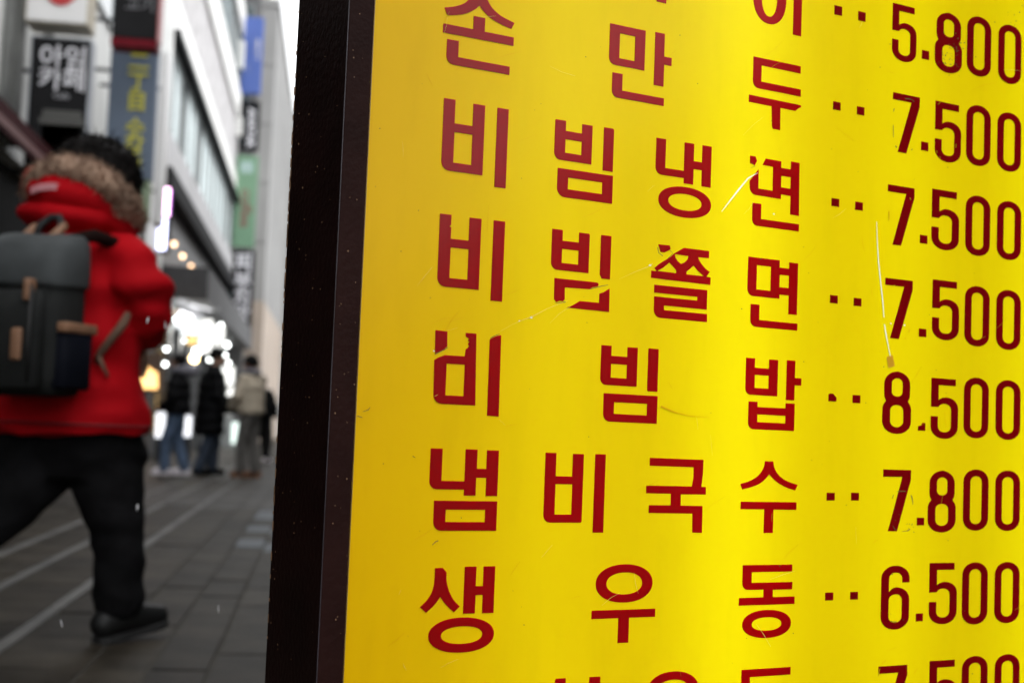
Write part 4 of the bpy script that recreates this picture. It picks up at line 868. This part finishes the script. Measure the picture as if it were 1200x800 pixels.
for x in (-.055, .06):
    bm = bmesh.new(); limb(bm, [(x, .0, .245), (x*1.02, .05, .29)], [.017, .014], 10); pput('handle_leather', bm, tan, hd)
for sx in (-1, 1):
    bm = bmesh.new(); tube(bm, [(sx*.09, .05, .245), (sx*.12, .13, .272), (sx*.15, .25, .25)], .022, 10); pput('shoulder_strap', bm, mat('strap_brown', (.014, .007, .006), .9, spec=.05))
bm = bmesh.new()
def inb(p): return BX.matrix_basis.inverted() @ p
bpy.context.view_layer.update(); BX.rotation_euler = BX.rotation_euler; bpy.context.view_layer.update(); MI = BX.matrix_world.inverted()
wb = [MI@Q(112, 424, -.20), MI@Q(117, 414, -.23), MI@Q(131, 396, -.24), MI@Q(144, 380, -.25), MI@Q(150, 368, -.22)]
tube(bm, wb, [.011, .012, .014, .015, .012], 10); pput('webbing_strap', bm, mat('webbing_brown', (.15, .085, .055), .85))
bm = bmesh.new(); tube(bm, [MI@Q(116, 418, -.24), MI@Q(121, 430, -.24), MI@Q(127, 441, -.235)], [.009, .007, .006], 8); pput('webbing_end', bm, mat('webbing_brown', (.15, .085, .055), .85))

# ------------------------------------------------------------------ passers-by further down the street
def passer(label, px, pyf, Hm, head_px, facing, top, bot, shoec, hatc, hat, coat_len, stride=.12, lean=0, arms=None, scarf=None, bulk=1.0, puff=.009):
    g = at_z(px, pyf); Y = g.y; base_ = Vector((g.x, g.y, 0)); t = thing('person', label, 'person', base_)
    f = Vector((*facing, 0)).normalized(); s = Vector((f.y, -f.x, 0)); k = Hm/1.72
    hx = at_y(head_px, 420, Y).x-g.x
    def p(a, b, z): return Vector((hx*(z/1.6), 0, 0))*1.0+(s*a+f*b)*k+Vector((0, 0, z*k))
    hd = p(0, .03, 1.58)
    hips = p(0, 0, .90)
    fl, fr = (s*-.09+f*stride)*k, (s*.09-f*stride)*k
    fl.z = fr.z = 0.07*k
    kl, kr = p(-.1, stride*.75+.03, .48), p(.1, -stride*.3+.03, .48)
    ar = arms or [(.25, .02, 1.08, .19, .16, .95), (-.25, .02, 1.08, -.19, .16, .95)]
    limbs = [([p(0, 0, 1.4), p(0, .02, 1.5)], [.055*k, .052*k]), ([p(-.09, 0, .9), kl, fl], [.08*k, .055*k, .042*k]), ([p(.09, 0, .9), kr, fr], [.08*k, .055*k, .042*k])]
    sl_ = []
    for a in ar:
        sg_ = 1 if a[0] > 0 else -1
        sh, el, wr = p(.18*sg_, 0, 1.36), p(a[0], a[1], a[2]), p(a[3], a[4], a[5])
        limbs.append(([sh, el, wr], [.05*k, .042*k, .03*k])); sl_.append([sh, el, wr])
    Jb = dict(torso=[(p(0, 0, .88), .15*k, .1*k), (p(0, 0, 1.1), .14*k, .1*k), (p(0, 0, 1.32), .18*k, .11*k), (p(0, 0, 1.42), .09*k, .07*k)], f=(f.x, f.y), limbs=limbs, head=hd, hr=.108*k, hf=(f.x, f.y),
              hands=[(q[2], (q[2]-q[1])+f*.08, 1) for q in sl_])
    ob('body', body_mesh(Jb, Vector(), .013), skinm, t)
    bm = bmesh.new(); b_ = bulk
    zz = .98-coat_len
    rings(bm, [(p(0, 0, zz), .225*b_*k, .17*b_*k), (p(0, 0, zz+.06), .235*b_*k, .18*b_*k), (p(0, 0, 1.05), .225*b_*k, .17*b_*k), (p(0, 0, 1.28), .235*b_*k, .16*b_*k), (p(0, 0, 1.39), .17*b_*k, .12*k), (p(0, 0, 1.47), .09*k, .085*k)], 26, (f.x, f.y))
    for q in sl_: limb(bm, q, [.082*b_*k, .078*b_*k, .064*b_*k], 14)
    ob('jacket', skin(bm, .016, smooth=4, fold=lambda v: puff*math.sin(v.z*42+2*noise.noise(v*3))+.009*noise.noise(v*8)), top, t)
    bm = bmesh.new(); rings(bm, [(p(0, 0, .78), .15*k, .115*k), (p(0, 0, .95), .165*k, .125*k)], 20, (f.x, f.y))
    for a, b, c in ((p(-.085, 0, .84), kl, fl), (p(.085, 0, .84), kr, fr)): limb(bm, [a, b, c+Vector((0, 0, .03))], [.105*k, .084*k, .078*k], 14)
    ob('trousers', skin(bm, .015, smooth=3, fold=lambda v: .007*noise.noise(Vector((v.x*8, v.y*8, v.z*16)))), bot, t)
    for c in (fl, fr):
        he = Vector((c.x, c.y, .012))-f*.05*k
        so_ = ob('shoe', skin(shoe_me(he, he+f*.22*k, .045*k), .009, smooth=2), shoec, t); ob('sole', me_of(sole_bm(he-Vector((0, 0, .012)), he+f*.22*k-Vector((0, 0, .012)), .052*k, .03)), shoec, so_)
    bm = bmesh.new(); r = .108*k
    if hat == 'beanie': ball(bm, hd+Vector((0, 0, .45*r))-f*.1*r, .98*r, 1.08*r, .9*r); ball(bm, hd+Vector((0, 0, .15*r))-f*.3*r, .95*r, .95*r, .55*r)
    else: ball(bm, hd+Vector((0, 0, .3*r))-f*.25*r, .98*r, 1.0*r, .95*r); ball(bm, hd-Vector((0, 0, .3*r))-f*.45*r, .86*r, .75*r, .85*r)
    ob('hat' if hat == 'beanie' else 'hair', skin(bm, .01, puff=.008, pscale=20, smooth=2), hatc, t)
    if scarf:
        bm = bmesh.new(); c = p(0, .0, 1.475); limb(bm, [c+(s*math.cos(a)+f*math.sin(a))*.095*k for a in [q*PI/5 for q in range(11)]], [.05*k]*11, 10)
        if scarf[1] == 'hood': ball(bm, p(0, -.12, 1.47), .16*k, .13*k, .10*k)
        ob('hood' if scarf[1] == 'hood' else 'scarf', skin(bm, .012, puff=.006, smooth=3), scarf[0], t)
    return t, p, k
blackc = mat('puffer_black', (.004, .004, .0048), .7, .3, 6, spec=.12); jean = mat('blue_jeans', (.075, .115, .19), .85, .3, 10); jean2 = mat('dark_jeans', (.04, .055, .085), .85, .3, 10)
wsh = mat('white_trainers', (.78, .74, .78), .6, .06); greyh = mat('lilac_grey_fleece', (.17, .165, .19), .9, .2, 8); bootm = mat('boot_black', (.005, .005, .005), .7, spec=.1)
passer('person in a short black puffer jacket, grey hood, blue jeans and white trainers', 204, 556, 1.66, 211, (-1, .12), blackc, jean, wsh, hairm, 'hair', .13, .12, scarf=(greyh, 'hood'), bulk=1.05)
passer('person in a long black padded coat and black hat with black boots', 240, 556, 1.78, 252, (.95, .3), blackc, jean2, bootm, bootm, 'beanie', .46, .11, bulk=1.12)
beigec = mat('beige_jacket', (.5, .43, .33), .75, .15, 5, .1, 100); gtr = mat('grey_trousers', (.115, .108, .1), .85, .2, 10)
t, p, k = passer('person in a beige jacket, black beanie, grey trousers and tan shoes', 291, 559, 1.68, 296, (-.85, .5), beigec, gtr, mat('tan_shoes', (.26, .12, .06), .6), bootm, 'beanie', .1, .06, arms=[(.25, .02, 1.12, .16, .14, 1.0), (-.27, .05, 1.12, -.22, .18, .98)], scarf=(greyh, 'scarf'), bulk=1.0, puff=.002)
c = t.location+Vector((-.27, -.05, .98))
bg_ = thing('shoulder_bag', 'black bag hanging beside the beige jacket', 'bag', c)
bm = bmesh.new(); sqr(bm, [(-.13, .12, .06, 0), (-.11, .16, .085, 0), (.05, .16, .08, 0), (.11, .13, .05, 0), (.125, .1, .03, 0)], 24, 3); ob('bag_body', me_of(bm, smooth=True), bootm, bg_)
bm = bmesh.new(); tube(bm, [(-.1, 0, .11), (-.06, 0, .24), (.04, .0, .3), (.1, 0, .24), (.11, 0, .11)], .012, 8); ob('bag_strap', me_of(bm, smooth=True), bootm, bg_)
t, p, k = passer('person in dark clothes with white trainers beyond the beige jacket', 311, 541, 1.66, 308, (.5, .85), blackc, trou, wsh, hairm, 'hair', .12, .13)
c = t.location+p(.05, -.24, 1.14)
bp_ = thing('backpack', 'black backpack on the person beyond the beige jacket', 'backpack', c); bp_.rotation_euler = (0, 0, -.4)
bm = bmesh.new(); sqr(bm, [(-.24, .12, .07, 0), (-.22, .16, .1, 0), (.12, .16, .1, 0), (.2, .13, .08, .01), (.24, .08, .04, .02)], 24, 3.2); ob('main_bag', me_of(bm, smooth=True), bootm, bp_)
bm = bmesh.new(); sqr(bm, [(-.2, .1, .03, -.1), (-.18, .12, .045, -.1), (-.02, .12, .04, -.1), (0, .1, .03, -.1)], 20, 3.2); ob('front_pocket', me_of(bm, smooth=True), blackc, bp_)
for sx in (-.09, .09):
    bm = bmesh.new(); tube(bm, [(sx, .06, .2), (sx, .14, .24), (sx, .2, .16)], .02, 8); ob('shoulder_strap', me_of(bm, smooth=True), bootm, bp_)
passer('person in black behind the hooded person with one white trainer showing', 84, 566, 1.62, 84, (-.2, .9), blackc, trou, wsh, hairm, 'hair', .12, .06)

# ------------------------------------------------------------------ a few snowflakes in the air
snow = mat('snow', (.8, .8, .82), .8, .03)
for lab, px, py, Y, ln, tl in (('snowflake in front of the red sleeve', 173, 375, 2.6, 7.5, .2), ('small snowflake at the sleeve\'s edge', 193.5, 381, 2.6, 8, 0), ('snowflake in front of the black trouser knee', 161, 594, 2.8, 8, .05), ('snowflake low over the paving right of the shoe', 256, 713, 2.4, 9, -.1), ('snowflake low over the paving left of the shoe', 72, 730, 2.4, 9, -.25)):
    h = ln/1600*Y/2; c = at_y(px, py, Y); bm = bmesh.new(); bmesh.ops.create_icosphere(bm, subdivisions=2, radius=1)
    wd_ = h*.27 if 'small' not in lab and 'paving' not in lab else h*.13
    for v in bm.verts:
        q = v.co*(1+.35*noise.noise(v.co*2.2+Vector((px, 0, 0)))); v.co = Vector((q.x*wd_+tl*q.z*h, q.y*wd_, q.z*h))
    ob('snowflake', me_of(bm), snow, None, lab, 'snowflake', 'snowflakes drifting down', None, c)
